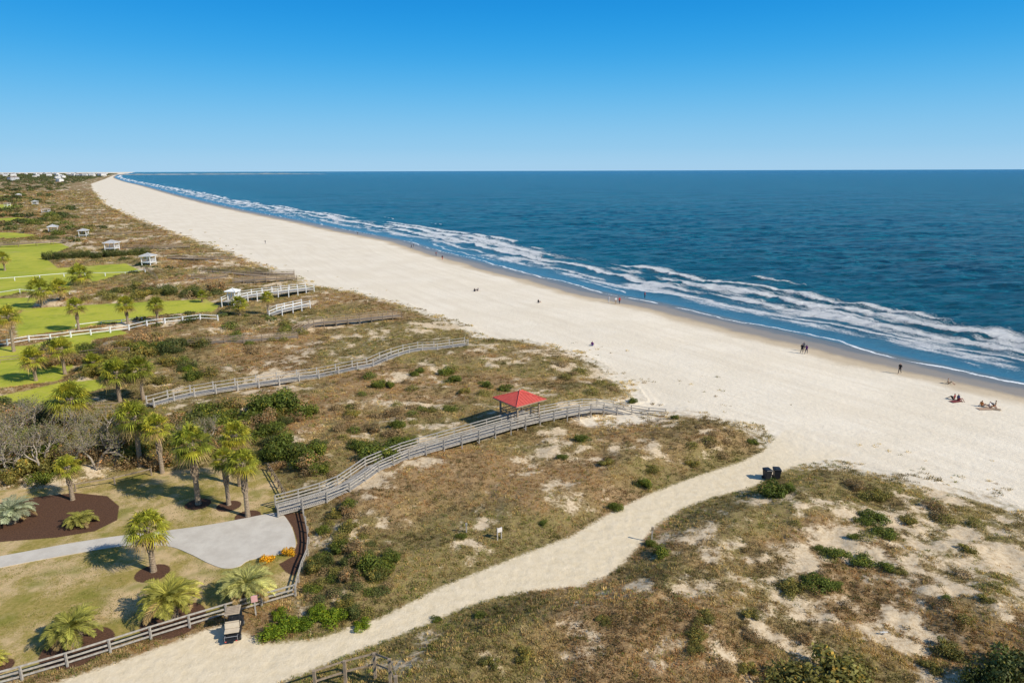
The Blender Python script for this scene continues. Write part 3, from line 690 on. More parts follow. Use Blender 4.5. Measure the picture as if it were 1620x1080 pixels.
def boardwalk(px,label,width=1.8,step=2.2,mat=M_wood,pmat=None,plank=True,rail_h=1.0,rails=(1.0,.68,.36),brace=False,cat='boardwalk',name='boardwalk',group=None,sides=(-1,1),bury=0,dmat=None,postw=1.0,postmat=None):
    pmat=pmat or mat; dmat=dmat or mat; postmat=postmat or pmat
    W=[]
    for a,b,z in px:
        x,y=G(a,b,z); W.append((float(x),float(y),z))
    C=catmull(W,8) if len(W)>2 else np.array(W); C=resample(C,step)
    gz=height(C[:,0],C[:,1]); C[:,2]=np.maximum(C[:,2],gz+.12)
    if bury:
        k=np.linspace(0,1,len(C)); C[:,2]-=bury*sm(k,.80,1)+sm(k,.80,.95)*np.maximum(C[:,2]-gz-.1,0)
    O=np.array([C[0,0],C[0,1],gz[0]]); e=thing(name,tuple(O),label,cat,group)
    Cl=C-O
    m=MB()
    if plank:
        fine=resample(Cl,.16)
        for i in range(len(fine)-1):
            a,b=fine[i],fine[i+1]; an=math.atan2(b[1]-a[1],b[0]-a[0]); c=(a+b)/2
            m.box((c[0],c[1],c[2]+random.uniform(-.004,.004)),(.135,width+random.uniform(-.02,.04),.04),an)
    else: m.sweep(Cl,width,.06)
    for sd in(-1,1): m.sweep(off_line(Cl,sd*(width/2-.12))-np.array([0,0,.13]),.06,.2)
    part('deck',m.mesh('deck',[dmat]),e)
    for sd in sides:
        L=off_line(Cl,sd*(width/2+.02)); m=MB()
        for j,rh in enumerate(rails):
            Lr=L.copy(); Lr[:,2]+=rh*rail_h
            if j==0: m.sweep(Lr,.16,.045)
            else: m.sweep(off_line(Lr,-sd*.07),.035,.13)
        part('railing',m.mesh('railing',[pmat]),e)
        for q in L:
            g=Pz(q[0]+O[0],q[1]+O[1])-O[2]-.2; tp=q[2]+rail_h+(.1 if postw>1 else -.03)
            if tp-g<.25: continue
            part('post',POSTW[postmat.name],e,(q[0],q[1],g),scale=(postw,postw,tp-g))
    if brace:
        L1=off_line(Cl,-(width/2-.02)); L2=off_line(Cl,(width/2-.02))
        for q1,q2,g in zip(L1,L2,gz):
            dz=q1[2]-(g-O[2])
            if dz>.8:
                m=MB(); lo=q1[2]-dz*.85; hi=q1[2]-.2
                m.sweep([(q1[0],q1[1],lo),(q2[0],q2[1],hi)],.05,.12); m.sweep([(q1[0]+.06,q1[1]+.06,hi),(q2[0]+.06,q2[1]+.06,lo)],.05,.12)
                part('cross_brace',m.mesh('cross_brace',[mat]),e)
    return e
boardwalk([(438,806,.35),(500,789,.6),(545,772,.8),(585,745,1.0),(640,720,1.2),(700,702,1.5),(760,685,1.75),(820,668,1.85),(880,655,1.6),(930,646,1.1),(985,645,.6),(1052,656,.12)],'long curving weathered grey boardwalk with railings over dunes',1.8,2.1,brace=True,bury=.75)
boardwalk([(238,640,1.3),(300,624,1.2),(400,608,1.1),(470,598,1.0),(550,588,.9),(600,576,.8),(650,560,.7),(700,553,.6),(738,550,.4)],'long grey boardwalk with pale posts crossing the dunes',1.5,2.8,pmat=M_wood,postmat=M_pale,postw=1.2,rails=(1.0,.5),rail_h=.95)
boardwalk([(470,530,.3),(492,513,1.4),(540,508,1.4),(590,503,1.4),(632,499,1.0)],'short weathered brown boardwalk with steps down',1.7,2.4,mat=M_woodb,plank=False,rails=(1.0,.5))
boardwalk([(360,478,1.3),(385,469,1.8),(445,461,1.9),(490,456,1.5)],'wide white railed boardwalk leading to the beach',3.2,2.6,mat=M_wood,pmat=M_white,plank=False,rails=(1.0,.5),postw=1.5)
boardwalk([(425,499,.4),(440,492,1.2),(484,482,1.3)],'white railed beach stairs and landing',2.6,2.2,mat=M_wood,pmat=M_white,plank=False,rails=(1.0,.5),postw=1.5)
boardwalk([(300,543,.8),(350,541,.9),(400,538,.9),(470,532,.7)],'low weathered walkway through dune scrub',1.3,3,mat=M_woodb,plank=False,rails=(1,.5),rail_h=.8)
boardwalk([(370,446,1.0),(410,442,1.5),(468,440,1.0)],'brown boardwalk with railings over distant dunes',1.8,3,mat=M_woodb,plank=False)
for L in [[(262,408),(370,410)],[(195,392),(300,390)],[(148,371),(240,368)],[(300,443),(360,441)],[(0,388),(105,381)],[(90,340),(170,338)],[(60,326),(150,322)],[(400,432),(465,433)],[(320,430),(420,436)]]:
    (a,b),(c,d)=L
    boardwalk([(a,b,.9),((a+c)/2,(b+d)/2,1.2),(c,d,.9)],'distant brown boardwalk crossing the dunes',1.8,6,mat=M_woodb,plank=False,rails=(1,.5),group='distant boardwalks')
# fences
def fence(px,label,mat=M_wood,step=2.4,h=1.05,rails=(.95,.5),group=None,cat='fence',pw=1.0):
    W=[]
    for a,b in px:
        x,y,z=P(a,b); W.append((x,y,z))
    C=resample(np.array(W),step); C[:,2]=height(C[:,0],C[:,1]); O=C[0].copy(); e=thing('fence',tuple(O),label,cat,group); L=C-O
    for q in L: part('post',POSTW[mat.name],e,(q[0],q[1],q[2]-.15),scale=(pw,pw,h+.15))
    for r_ in rails:
        m=MB(); Lr=L.copy(); Lr[:,2]+=r_*h; m.sweep(off_line(Lr,.07),.04,.12); part('rail',m.mesh('rail',[mat]),e)
    return e
fence([(-120,1120),(0,1085),(120,1050),(240,1011),(350,977),(468,943)],'weathered grey two rail fence beside the sand path',h=.95,rails=(.97,.6,.25),step=2.3)
fence([(468,943),(475,908),(490,872),(487,840),(480,812)],'low grey wooden fence around the mulch bed',h=.6,rails=(.95,.5),step=1.8)
fence([(-60,556),(22,545),(100,535),(200,523),(345,508)],'long white post and rail fence along the lawn',M_white,3.2,1.15,(.9,.35),pw=1.8)
fence([(120,517),(160,512),(225,507)],'short white rail across the lawn',M_white,5,.5,(.9,))
fence([(0,574),(100,566),(205,558)],'low brown fence across the lawn',M_woodb,5,1.0)
fence([(70,657),(130,652),(190,648)],'dark wooden fence in the scrub',M_woodb,3,1.0)
fence([(-60,450),(0,446),(110,437),(230,431)],'long white fence across the green lawn',M_white,6,1.0,(1,),pw=1.4)
fence([(-60,473),(0,470),(45,468),(110,466)],'pale fence along the lawn edge',M_white,6,1.,(1,))
fence([(228,428),(250,445)],'dark fence beside the pavilion lawn',M_woodb,4,1.2)
fence([(120,777),(185,766),(240,752)],'thin wire and post fence along the lawn',M_woodb,3,.8,(.9,))
fence([(425,745),(440,770),(452,792)],'low brown fence at the boardwalk entrance',M_woodb,1.6,.8)
fence([(500,1100),(560,1080),(612,1066),(628,1110)],'brown timber fence corner at the scrub edge',M_woodb,1.6,1.7,(.97,.55),pw=1.5)
# gazebos
def gazebo(x,y,z0,zdeck,size,eave,rise,yaw,mroof,mpost,label,name='gazebo',group=None,over=.5,rail=True):
    e=thing(name,(x,y,z0),label,'gazebo',group,yaw); d=zdeck-z0; h=size/2; R=h+over
    m=MB(); m.box((0,0,d-.06),(size,size,.12)); m.box((0,0,d-.2),(size-.2,size-.2,.16)); part('floor',m.mesh('gazebo_floor',[M_wood if mpost is not M_white else M_white]),e)
    for sx in(-1,1):
        for sy in(-1,1): 
            m=MB(); m.box((0,0,(d+eave)/2-.1),(.18,.18,d+eave+.2)); part('post',m.mesh('gazebo_post',[mpost]),e,(sx*(h-.15),sy*(h-.15),0))
    m=MB(); zt=d+eave
    vs=[(-R,-R,zt),(R,-R,zt),(R,R,zt),(-R,R,zt),(0,0,zt+rise),(-R,-R,zt-.14),(R,-R,zt-.14),(R,R,zt-.14),(-R,R,zt-.14)]
    m.add(vs,[(0,1,4),(1,2,4),(2,3,4),(3,0,4)],0); m.add(vs,[(5,6,1,0),(6,7,2,1),(7,8,3,2),(8,5,0,3)],1); m.add(vs,[(8,7,6,5)],1)
    for k in range(4):
        c,s=math.cos(k*math.pi/2),math.sin(k*math.pi/2)
        for q in np.arange(-R+.35,R-.2,.42):
            t=1-abs(q)/R; a=(q,-R,zt+.015); b=(q,-R+R*t,zt+rise*t+.015)
            pa=[(u*c-v*s,u*s+v*c,w) for u,v,w in(a,b)]; m.tube(pa,[.02,.02],4,0)
        m.tube([(R*c-R*s,R*s+R*c,zt+.02),(0,0,zt+rise+.03)],[.05,.05],5,0)
    m.tube([(0,0,zt+rise-.05),(0,0,zt+rise+.22)],[.12,.05],6,0)
    part('roof',m.mesh('gazebo_roof',[mroof,mpost]),e)
    if rail:
        for k,(ax,ay,bx,by) in enumerate([(-1,-1,-1,1),(1,-1,1,1),(-1,1,1,1)]):
            m=MB(); q=h-.15
            for rh in(.95,.6,.3): m.sweep([(ax*q,ay*q,d+rh),(bx*q,by*q,d+rh)],.06,.09)
            part('railing',m.mesh('gazebo_railing',[mpost]),e)
    return e
zd=1.85
gx,gy=G(822,659,zd); gx,gy=float(gx),float(gy)
gazebo(gx,gy,Pz(gx,gy)-.1,zd,3.5,2.3,.85,math.radians(38),M_red,M_woodb,'wooden gazebo with red metal hip roof beside boardwalk',over=.5)
for (a,b,w,rf) in [(236,419,22,M_groof),(178,396,22,M_groof),(133,374,15,M_groof),(85,368,17,M_groof),(73,336,12,M_woodb),(56,324,9,M_groof),(370,480,20,M_white),(12,327,8,M_woodb),(30,312,7,M_white)]:
    x,y,z=P(a,b); sz=mpp(x,y)*w*.62; sz=min(sz,5.5)
    gazebo(x,y,z,z+1.0,sz,2.0,sz*.25,random.uniform(-.2,.5),rf,M_white,'white painted dune pavilion with hipped roof',name='pavilion',group='white dune pavilions',over=.35)
print('wood',time.time()-T0)
# ---------------------------------------------------------------- driveway
def conc():
    s=NT('driveway_concrete'); a=s.noise(30,4,.7); b=s.noise(.8,5,.6); c=s.mix(s.mr(b,.3,.7),(.55,.49,.41),(.66,.60,.51)); c=s.mix(s.mr(a,.4,.75,0,.6),c,(.43,.39,.33)); s.bump(a,.4,.02); return s.fin(c,.9,.2)
dpx=[(-150,905),(0,880),(120,858),(210,845),(275,838),(350,827),(430,812),(447,814),(461,833),(468,858),(462,870),(440,877),(395,886),(378,896),(355,899),(330,891),(300,876),(265,864),(200,863),(100,879),(0,898),(-150,930)]
D_=GP(dpx); D_=catmull(np.vstack([D_,D_[:1]]),5)[:-1]
bm=bmesh.new(); vs=[bm.verts.new((a,b,.05)) for a,b in D_]; f=bm.faces.new(vs); f.normal_update()
if f.normal.z<0: f.normal_flip()
r_=bmesh.ops.extrude_face_region(bm,geom=[f]); bmesh.ops.translate(bm,verts=[v for v in r_['geom'] if isinstance(v,bmesh.types.BMVert)],vec=(0,0,-.15))
bmesh.ops.recalc_face_normals(bm,faces=bm.faces[:]); me=bpy.data.meshes.new('driveway'); bm.to_mesh(me); bm.free(); me.materials.append(conc())
link(bpy.data.objects.new('driveway',me),'driveway',None,kind='structure')
# ---------------------------------------------------------------- golf cart
M_tan=simple('tan_canvas',(.50,.40,.28),(.42,.33,.23),5,.8); M_cream=simple('cream_vinyl',(.62,.53,.40),(.55,.46,.34),3,.5); M_rub=simple('tyre_rubber',(.02,.02,.02),(.03,.03,.03),8,.9); M_met=simple('grey_metal',(.35,.35,.36),(.25,.25,.26),5,.4)
cx,cy,cz=P(371,1001)
e=thing('golf_cart',(cx,cy,cz),'black golf cart with tan canopy and rear seat on sand','golf cart',None,math.radians(14),.88)
m=MB(); m.box((0,-.1,.42),(1.15,2.3,.16)); m.box((0,1.0,.62),(1.1,.5,.42),0,0,.8); m.box((0,1.2,.5),(1.12,.25,.2)); m.box((0,-.35,.62),(1.12,.75,.3)); m.box((0,-1.25,.4),(1.0,.5,.06)); m.box((0,.45,.36),(1.1,.8,.05))
part('body',m.mesh('cart_body',[M_black],bevel=.02),e)
for nm,yy,fl in(('front_seat',-.05,1),('rear_seat',-.85,-1)):
    m=MB(); m.box((0,yy,.83),(1.05,.48,.13)); part('seat',m.mesh('cart_seat',[M_cream],bevel=.03),e); m=MB(); m.box((0,yy-.27*fl,1.1),(1.05,.1,.42),0,0,1,.15*fl); part('backrest',m.mesh('cart_backrest',[M_cream],bevel=.03),e)
m=MB(); m.box((0,.3,1.80),(1.08,1.1,.04)); m.box((0,.3,1.83),(.95,.97,.02))
for k in range(5): m.box((0,-.1+k*.2,1.85),(.92,.07,.02),0,1)
part('canopy',m.mesh('cart_canopy',[M_tan,M_woodb],bevel=.0),e)
for sx in(-.52,.52):
    for a,b in(((sx,.95,.75),(sx,.8,1.8)),((sx,-.5,.7),(sx,-.22,1.8)),): 
        m=MB(); m.tube([a,b],[.022,.022],6); part('canopy_strut',m.mesh('cart_strut',[M_black]),e)
    for yy in(.85,-.85):
        m=MB(); m.tube([(-.09,0,0),(-.06,0,0),(.06,0,0),(.09,0,0)],[.19,.23,.23,.19],18); wh=part('tyre',m.mesh('cart_tyre',[M_rub],True),e,(sx,yy,.23)); m=MB(); m.tube([(-.095,0,0),(.095,0,0)],[.11,.11],12); part('rim',m.mesh('cart_rim',[M_met]),wh)
m=MB(); m.box((0,.85,1.3),(1.0,.02,.75),0,0,1,.2); part('windshield',m.mesh('cart_windshield',[M_glass]),e)
m=MB(); pts=[(-.27+.17*math.cos(t),.42+.1*math.sin(t),1.08+.13*math.sin(t)) for t in np.linspace(0,6.28,13)]; m.tube(pts,[.016]*13,5); m.tube([(-.27,.42,1.08),(-.27,.75,.75)],[.02,.02],5); part('steering_wheel',m.mesh('cart_wheel',[M_black]),e)
for sx in(-.38,.38):
    m=MB(); m.box((sx,1.34,.6),(.16,.04,.1)); part('headlight',m.mesh('cart_light',[M_cream]),e); m=MB(); m.box((sx,-1.52,.42),(.12,.03,.08)); part('tail_light',m.mesh('cart_tail',[M_red]),e)
m=MB()
for sx in(-.45,.45): m.tube([(sx,-1.1,.65),(sx,-1.45,.75),(sx,-1.45,.45)],[.02]*3,5)
m.tube([(-.45,-1.45,.75),(.45,-1.45,.75)],[.02,.02],5); part('grab_bar',m.mesh('grab_bar',[M_met]),e)
# ---------------------------------------------------------------- bins
def bin_(px,py,yaw):
    x,y,z=P(px,py); e=thing('wheelie_bin',(x,y,z),'dark rolling rubbish bin standing on the sand path','bin','rubbish bins by the path',yaw,1.1)
    m=MB(); vs=[]; 
    for zz,w,d in((.06,.48,.5),(.95,.6,.7)):
        vs+=[(-w/2,-d/2,zz),(w/2,-d/2,zz),(w/2,d/2,zz),(-w/2,d/2,zz)]
    m.add(vs,[(3,2,1,0),(4,5,6,7),(0,1,5,4),(1,2,6,5),(2,3,7,6),(3,0,4,7)]); m.box((0,0,.93),(.66,.76,.05)); part('body',m.mesh('bin_body',[M_black],bevel=.015),e)
    m=MB(); m.box((0,-.02,1.0),(.66,.8,.06),0,0,.9); m.box((0,-.1,1.04),(.4,.45,.04)); part('lid',m.mesh('bin_lid',[M_black],bevel=.015),e)
    m=MB(); m.tube([(-.28,.42,1.0),(.28,.42,1.0)],[.02,.02],6); part('handle',m.mesh('bin_handle',[M_black]),e)
    for sx in(-.27,.27): m=MB(); m.tube([(-.03,0,0),(.03,0,0)],[.14,.14],14); part('wheel',m.mesh('bin_wheel',[M_rub]),e,(sx,.27,.14))
bin_(1213,758,.2); bin_(1228,757,-.1)
# signs
M_pink=simple('faded_pink_sign',(.70,.40,.37),(.62,.33,.3),4,.6)
M_face=simple('pale_sign_face',(.76,.69,.63),None,9)
def sign(px,py,w,h,top,mat,lab,two=False,yaw=0,face=None):
    x,y,z=P(px,py); e=thing('sign',(x,y,z),lab,'sign',None,yaw)
    for sx in((-w/2+.04,w/2-.04) if two else (0,)):
        m=MB(); m.box((sx,0,top/2-.1),(.09,.09,top+.2)); part('post',m.mesh('sign_post',[M_wood]),e)
    m=MB(); m.box((0,-.06,top-h/2),(w,.03,h)); m.box((0,-.078,top-h/2),(w*.86,.006,h*.86),mi=1); part('panel',m.mesh('sign_panel',[mat,face or mat]),e)
sign(790,853,.45,.4,1.1,M_face,'small white notice board on wooden posts in the scrub',two=True,face=M_face,yaw=.5)
sign(405,973,.42,.5,1.6,M_pink,'faded pink sign on post at the fence',yaw=.4)
sign(1031,856,.2,.3,1.35,M_woodb,'short wooden marker post beside the sand path')
sign(1397,1003,.5,.06,.25,M_white,'small white board lying in the scrub')
sign(738,842,.2,.2,.9,M_wood,'short wooden marker post in the scrub')
# ---------------------------------------------------------------- people
def skin_person(pose):
    J={'stand':dict(hipz=.92,kn=((-.1,.02,.5),(.1,-.02,.5)),an=((-.1,0,.08),(.11,.0,.08)),ft=((-.11,-.16,.04),(.12,-.16,.04)),el=((-.27,.02,1.12),(.27,.02,1.12)),ha=((-.27,-.1,.88),(.27,-.08,.88)),ch=(0,0,1.3)),
       'walk':dict(hipz=.9,kn=((-.1,-.2,.5),(.1,.06,.48)),an=((-.1,-.28,.1),(.1,.36,.16)),ft=((-.1,-.44,.05),(.1,.28,.05)),el=((-.26,.14,1.12),(.26,-.1,1.12)),ha=((-.25,.06,.9),(.25,-.3,1.0)),ch=(0,-.03,1.3)),
       'sit':dict(hipz=.12,kn=((-.16,-.42,.42),(.16,-.4,.4)),an=((-.14,-.72,.08),(.15,-.75,.08)),ft=((-.14,-.88,.05),(.15,-.92,.05)),el=((-.26,.02,.32),(.26,.02,.32)),ha=((-.22,-.25,.36),(.24,.22,.08)),ch=(0,.06,.52))}[pose]
    hz=J['hipz']; cx,cy,cz=J['ch']
    v=[(0,0,hz),(cx*.5,cy*.5,(hz+cz)/2),(cx,cy,cz),(cx,cy-.01,cz+.17),(cx,cy-.02,cz+.24),(cx,cy-.03,cz+.36)]
    r=[(.15,.11),(.13,.10),(.17,.11),(.06,.06),(.075,.085),(.09,.1)]
    E=[(0,1),(1,2),(2,3),(3,4),(4,5)]
    for s in(0,1):
        sg=-1 if s==0 else 1; b=len(v)
        v+=[(cx+sg*.18,cy,cz+.08),J['el'][s],J['ha'][s]]; r+=[(.06,.06),(.043,.043),(.028,.03)]; E+=[(2,b),(b,b+1),(b+1,b+2)]
        hd=(Vector(J['ha'][s])-Vector(J['el'][s])).normalized(); v.append(tuple(Vector(J['ha'][s])+hd*.09)); r.append((.034,.018)); E.append((b+2,b+3))
        b=len(v); v+=[(sg*.1,0,hz-.06),J['kn'][s],J['an'][s],J['ft'][s]]; r+=[(.095,.095),(.06,.06),(.04,.045),(.04,.03)]; E+=[(0,b),(b,b+1),(b+1,b+2),(b+2,b+3)]
    me=bpy.data.meshes.new('p'); me.from_pydata(v,E,[]); o=bpy.data.objects.new('p',me); COL.objects.link(o)
    o.modifiers.new('s','SKIN'); sv=me.skin_vertices[0].data
    for i,(a,b) in enumerate(r): sv[i].radius=(a,b)
    sv[0].use_root=True
    ss=o.modifiers.new('u','SUBSURF'); ss.levels=2; ss.render_levels=2
    dg=bpy.context.evaluated_depsgraph_get(); em=bpy.data.meshes.new_from_object(o.evaluated_get(dg)); bpy.data.objects.remove(o)
    bm=bmesh.new(); bm.from_mesh(em)
    mb=MB()
    for s in(0,1):
        h=Vector(J['ha'][s]); hd=(h-Vector(J['el'][s])).normalized(); sd=Vector((0,1,0)); k0=h+hd*.1
        for k,l in enumerate((.06,.075,.07,.055)):
            b=k0+sd*((k-1.5)*.017); mb.tube([b,b+hd*l*.5,b+hd*l*.9+Vector((0,-.012,0))],[.009,.008,.006],5)
        t=h+hd*.05-sd*.03; mb.tube([t,t-sd*.03+hd*.03,t-sd*.035+hd*.06],[.01,.009,.007],5)
    hc=Vector((cx,cy-.03,cz+.3)); mb.tube([hc+Vector((0,-.08,.02)),hc+Vector((0,-.115,-.005))],[.01,.016],5)
    fm=mb.mesh('f',[]); bm.from_mesh(fm); bm.to_mesh(em); bm.free(); 
    for i in range(4): em.materials.append(None)
    head=cz+.2
    mi=[]
    for p_ in em.polygons:
        c=p_.center
        if c.z>head-.04 and abs(c.x)<.15: k=3 if (c.z>head+.17 or (c.y>cy+.0 and c.z>head+.04)) else 0
        elif pose=='sit': k=1 if (c.z>.2 and c.y>-.12 and abs(c.x)<.24) else (2 if c.y>-.5 and c.z<.5 and abs(c.x)<.24 else 0)
        else: k=2 if (c.z<hz+.05 and c.z>.12 and abs(c.x)<.22) else (1 if c.z>hz and (c.z>1.05 or abs(c.x)<.2) else 0)
        mi.append(k)
    em.polygons.foreach_set('material_index',mi); em.polygons.foreach_set('use_smooth',[True]*len(mi)); em.name='person_'+pose
    return em
PM={k:skin_person(k) for k in('stand','walk','sit')}
M_skin=simple('skin',(.45,.27,.19),(.4,.24,.17),4,.5); M_hair=simple('hair',(.05,.03,.02),(.08,.05,.03),20,.6)
CL={k:simple(k+'_cloth',c,None,12,.85) for k,c in dict(black=(.02,.02,.025),white=(.75,.75,.75),red=(.5,.04,.04),navy=(.02,.03,.09),purple=(.16,.04,.18),tan=(.4,.3,.2),orange=(.6,.2,.05),grey=(.2,.2,.22),blue=(.08,.16,.4),maroon=(.22,.05,.05),sand=(.5,.33,.22)).items()}
def person(px,py,pose,top,bot,lab,yaw=None,s=1.0):
    x,y,z=P(px,py); o=bpy.data.objects.new('person',PM[pose]); o.location=(x,y,z); o.rotation_euler=(0,0,yaw if yaw is not None else random.random()*6.28); o.scale=(s,)*3
    link(o,'person',None,label=lab,category='person',group='people on the beach')
    for i,mm in enumerate((M_skin,CL[top],CL[bot],M_hair)): o.material_slots[i].link='OBJECT'; o.material_slots[i].material=mm
person(1268,559,'walk','black','black','person in dark clothes walking on the beach',2.4,1.02)
person(1275,560,'walk','purple','navy','person in purple top walking beside another',2.4)
person(1271,555,'stand','grey','black','person in grey top walking with companions',2.4,.95)
person(1423,591,'walk','black','black','lone walker in black near the water edge',-.8)
person(1500,607,'sit','tan','tan','person in tan sitting on the sand',1.)
for a in [(1509,632,'sit','red','black'),(1516,633,'sit','navy','red'),(1553,643,'sit','orange','tan'),(1566,645,'sit','white','orange'),(1574,643,'sit','tan','grey'),(937,547,'sit','purple','blue'),(852,479,'sit','black','grey'),(751,461,'sit','black','navy'),(756,460,'sit','navy','black')]: person(*a,'person sitting on the open beach sand')
for a in [(963,479,'stand','white','white'),(974,481,'stand','white','tan'),(980,481,'walk','red','black'),(1020,472,'stand','red','black'),(651,393,'walk','black','black'),(700,411,'walk','black','red'),(857,413,'stand','black','black'),(654,391,'stand','grey','black'),(566,372,'walk','black','grey'),(420,386,'walk','black','grey'),(690,405,'stand','red','navy')]: person(*a,'person standing or strolling near the waterline')
for a,b,c in [(1512,634,'maroon'),(1557,646,'sand'),(1571,646,'tan')]:
    x,y,z=P(a,b+1); m=MB()
    vs=[(i*.19-.85,j*.2-.4,.03+.012*random.random()) for i in range(10) for j in range(5)]; m.add(vs,[(i*5+j,(i+1)*5+j,(i+1)*5+j+1,i*5+j+1) for i in range(9) for j in range(4)])
    o=bpy.data.objects.new('beach_towel',m.mesh('beach_towel',[CL[c]],True)); o.location=(x,y,z+.03); o.rotation_euler=(0,0,random.random()*3); link(o,'beach_towel',None,label='beach towel spread on the sand',category='towel',group='towels on the beach')
print('people',time.time()-T0)
# ---------------------------------------------------------------- distant town, woods and headland
wall_m=[simple('pale_house_wall',(.78,.77,.74),(.68,.67,.65),.3,.7),simple('grey_house_wall',(.5,.52,.54),(.45,.46,.48),.3,.7),simple('cream_house_wall',(.66,.58,.46),(.6,.54,.43),.3,.7)]
roof_m=[M_groof,simple('brown_roof',(.26,.2,.16),(.2,.15,.13),.5,.8),simple('pale_roof',(.6,.6,.6),(.5,.5,.5),.5,.7)]
def house_mesh(i):
    r=random.Random(i); m=MB(); w,d,h=r.uniform(11,18),r.uniform(10,14),r.uniform(6,9.5)
    m.box((0,0,h/2),(w,d,h)); rh=r.uniform(2.2,3.6); o=.5
    vs=[(-w/2-o,-d/2-o,h),(w/2+o,-d/2-o,h),(w/2+o,d/2+o,h),(-w/2-o,d/2+o,h),(-w/2+2,0,h+rh),(w/2-2,0,h+rh)]
    m.add(vs,[(0,1,5,4),(2,3,4,5),(1,2,5),(3,0,4),(3,2,1,0)],1)
    for fl in range(2 if h<8 else 3):
        for k in range(4):
            for sy in(-1,1): m.box((-w/2+w*(k+.5)/4,sy*(d/2+.02),1.6+fl*2.8),(1.3,.08,1.5),0,2)
        for k in range(3):
            for sx in(-1,1): m.box((sx*(w/2+.02),-d/2+d*(k+.5)/3,1.6+fl*2.8),(.08,1.2,1.5),0,2)
    m.box((0,-d/2-1.2,h*.45),(w*.7,2.4,.25)); 
    for k in range(4): m.box((-w*.33+w*.22*k,-d/2-2.2,h*.22),(.3,.3,h*.45))
    m.box((w*.2,d*.1,h+rh*.8),(1.2,1.2,2.5))
    return m.mesh('house',[wall_m[i%3 if i%3 else 0],roof_m[i%3],M_glass])
HM=[house_mesh(i) for i in(0,3,1,6,2)]
rr=random.Random(5); hp=[]
for i in range(110):
    a=rr.uniform(-120,185) ; b=272.5+abs(rr.gauss(0,1))*5.2+2.2
    if a>110: b=min(b,279)
    hp.append((a,min(b,296)))
for (a,b) in hp:
    x,y=G(a,b); x,y=float(x),float(y); 
    zz=zones(np.array([x]),np.array([y]))
    if zz['veg'][0]<40 and b>276: continue
    z=float(height(np.array([x]),np.array([y]))[0]); o=bpy.data.objects.new('beach_house',rr.choice(HM)); o.location=(x,y,z-.1); o.rotation_euler=(0,0,rr.uniform(-.5,1.)); s=rr.uniform(1.0,1.5)*(1.4 if b<280 else 1); o.scale=(s,s,s)
    link(o,'beach_house',None,label='pale distant beach house with pitched roof',category='house',group='houses of the distant beach town')
n=7000; px=rng.uniform(-260,190,n); py=272.6+rng.exponential(4.2,n)+1.6; keep=py<300; px,py=px[keep],py[keep]
x,y=G(px,py); z=zones(x,y); k=(z['veg']>45); x,y=x[k],y[k]; n=len(x)
cols=np.array([(.11,.13,.05),(.15,.15,.07),(.09,.11,.05)])[rng.integers(0,3,n)]*(.8+.5*rng.random((n,1)))
S=np.clip(np.hypot(x,y)/450,4,16)*(.7+.6*rng.random(n))
scatter('distant_woodland',[t_clump(70,1.,.75,.2) for _ in range(4)],np.stack([x,y,x*0],-1),S,np.clip(6/S,.35,1.)*rng.uniform(.8,1.3,n),cols,M_leaf,category='woodland')
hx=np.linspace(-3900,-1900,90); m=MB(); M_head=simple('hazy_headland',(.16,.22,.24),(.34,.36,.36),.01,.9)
top=[(a,7000+300*math.sin(a/500),SEA+ (7+6*vnoise(a/60,0,4))*min(1,(a+3950)/300,(-1850-a)/500)) for a in hx]
vs=[];fs=[]
for a,b,c in top: vs+=[(a,b,SEA-.5),(a,b+60,c),(a,b+400,SEA-.5)]
for i in range(len(top)-1): fs+=[(i*3,(i+1)*3,(i+1)*3+1,i*3+1),(i*3+1,(i+1)*3+1,(i+1)*3+2,i*3+2)]
m.add(vs,fs); o=bpy.data.objects.new('headland',m.mesh('headland',[M_head],True)); link(o,'headland',None,kind='structure')
# ---------------------------------------------------------------- light, sky, camera
sd=Vector((.90,-.44,0)).normalized(); el=math.radians(36)
sun=bpy.data.lights.new('sun','SUN'); sun.energy=5.0; sun.angle=math.radians(.53); sun.color=(1,.935,.81)
so=bpy.data.objects.new('sun',sun); dv=Vector((sd.x*math.cos(el),sd.y*math.cos(el),math.sin(el))); so.rotation_euler=dv.to_track_quat('Z','Y').to_euler(); so.location=dv*200; COL.objects.link(so)
w=bpy.data.worlds.new('World'); scene.world=w; w.use_nodes=True; t=w.node_tree; bg=t.nodes['Background']
sk=t.nodes.new('ShaderNodeTexSky'); sk.sky_type='NISHITA'; sk.sun_disc=False; sk.sun_elevation=el; sk.sun_rotation=math.atan2(sd.x,sd.y); sk.air_density=1.0; sk.dust_density=.3; sk.ozone_density=2.0; sk.altitude=0
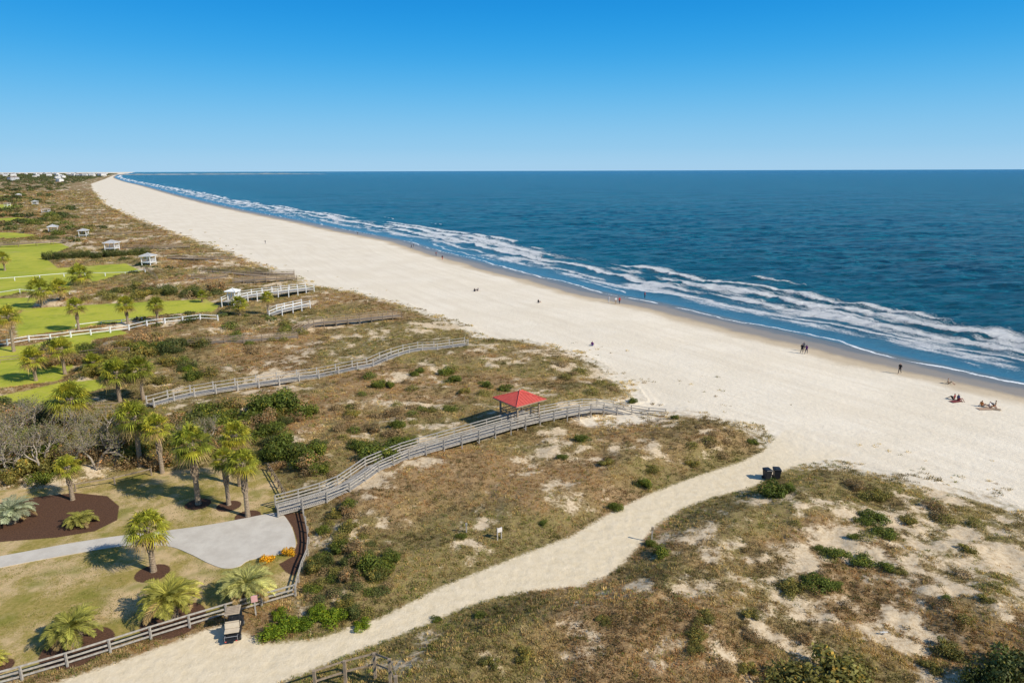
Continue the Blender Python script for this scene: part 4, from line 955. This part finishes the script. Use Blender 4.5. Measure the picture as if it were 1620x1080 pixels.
# clear-air gradient by elevation, blended with the physical sky
tc=t.nodes.new('ShaderNodeTexCoord'); sp=t.nodes.new('ShaderNodeSeparateXYZ'); t.links.new(tc.outputs['Generated'],sp.inputs[0])
mrn=t.nodes.new('ShaderNodeMapRange'); mrn.inputs[1].default_value=-.02; mrn.inputs[2].default_value=.5; t.links.new(sp.outputs[2],mrn.inputs[0])
cr=t.nodes.new('ShaderNodeValToRGB'); t.links.new(mrn.outputs[0],cr.inputs[0]); cr.color_ramp.interpolation='B_SPLINE'
el_=cr.color_ramp.elements
def z2(z): return (z+.02)/.52
stops=[(0,(3.9,6.4,8.7)),(.03,(3.0,6.0,8.6)),(.09,(1.3,5.0,8.6)),(.15,(.25,3.8,8.3)),(.22,(0,2.7,7.5)),(.33,(.05,2.0,6.0)),(.5,(.5,1.9,5.0))]
el_[0].position=z2(stops[0][0]); el_[0].color=(*[max(0,c)/10 for c in stops[0][1]],1)
el_[1].position=1; el_[1].color=(*[max(0,c)/10 for c in stops[-1][1]],1)
for z_,c in stops[1:-1]:
    q=el_.new(z2(z_)); q.color=(*[max(0,k)/10 for k in c],1)
sc10=t.nodes.new('ShaderNodeVectorMath'); sc10.operation='SCALE'; sc10.inputs[3].default_value=10; t.links.new(cr.outputs[0],sc10.inputs[0])
mf=t.nodes.new('ShaderNodeMapRange'); mf.inputs[1].default_value=.25; mf.inputs[2].default_value=.6; mf.inputs[3].default_value=.95; mf.inputs[4].default_value=.35; t.links.new(sp.outputs[2],mf.inputs[0])
mx=t.nodes.new('ShaderNodeMix'); mx.data_type='RGBA'; t.links.new(mf.outputs[0],mx.inputs[0]); t.links.new(sk.outputs[0],mx.inputs[6]); t.links.new(sc10.outputs[0],mx.inputs[7])
t.links.new(mx.outputs[2],bg.inputs[0]); bg.inputs[1].default_value=.10
cam=bpy.data.cameras.new('camera'); cam.lens=24; cam.sensor_width=36; cam.clip_end=200000; cam.clip_start=.5
co=bpy.data.objects.new('camera',cam); co.matrix_world=Matrix.Translation((0,0,H))@Rm.to_4x4(); COL.objects.link(co); scene.camera=co
scene.view_settings.view_transform='Standard'; scene.view_settings.look='None'; scene.view_settings.exposure=0
print('done',time.time()-T0)
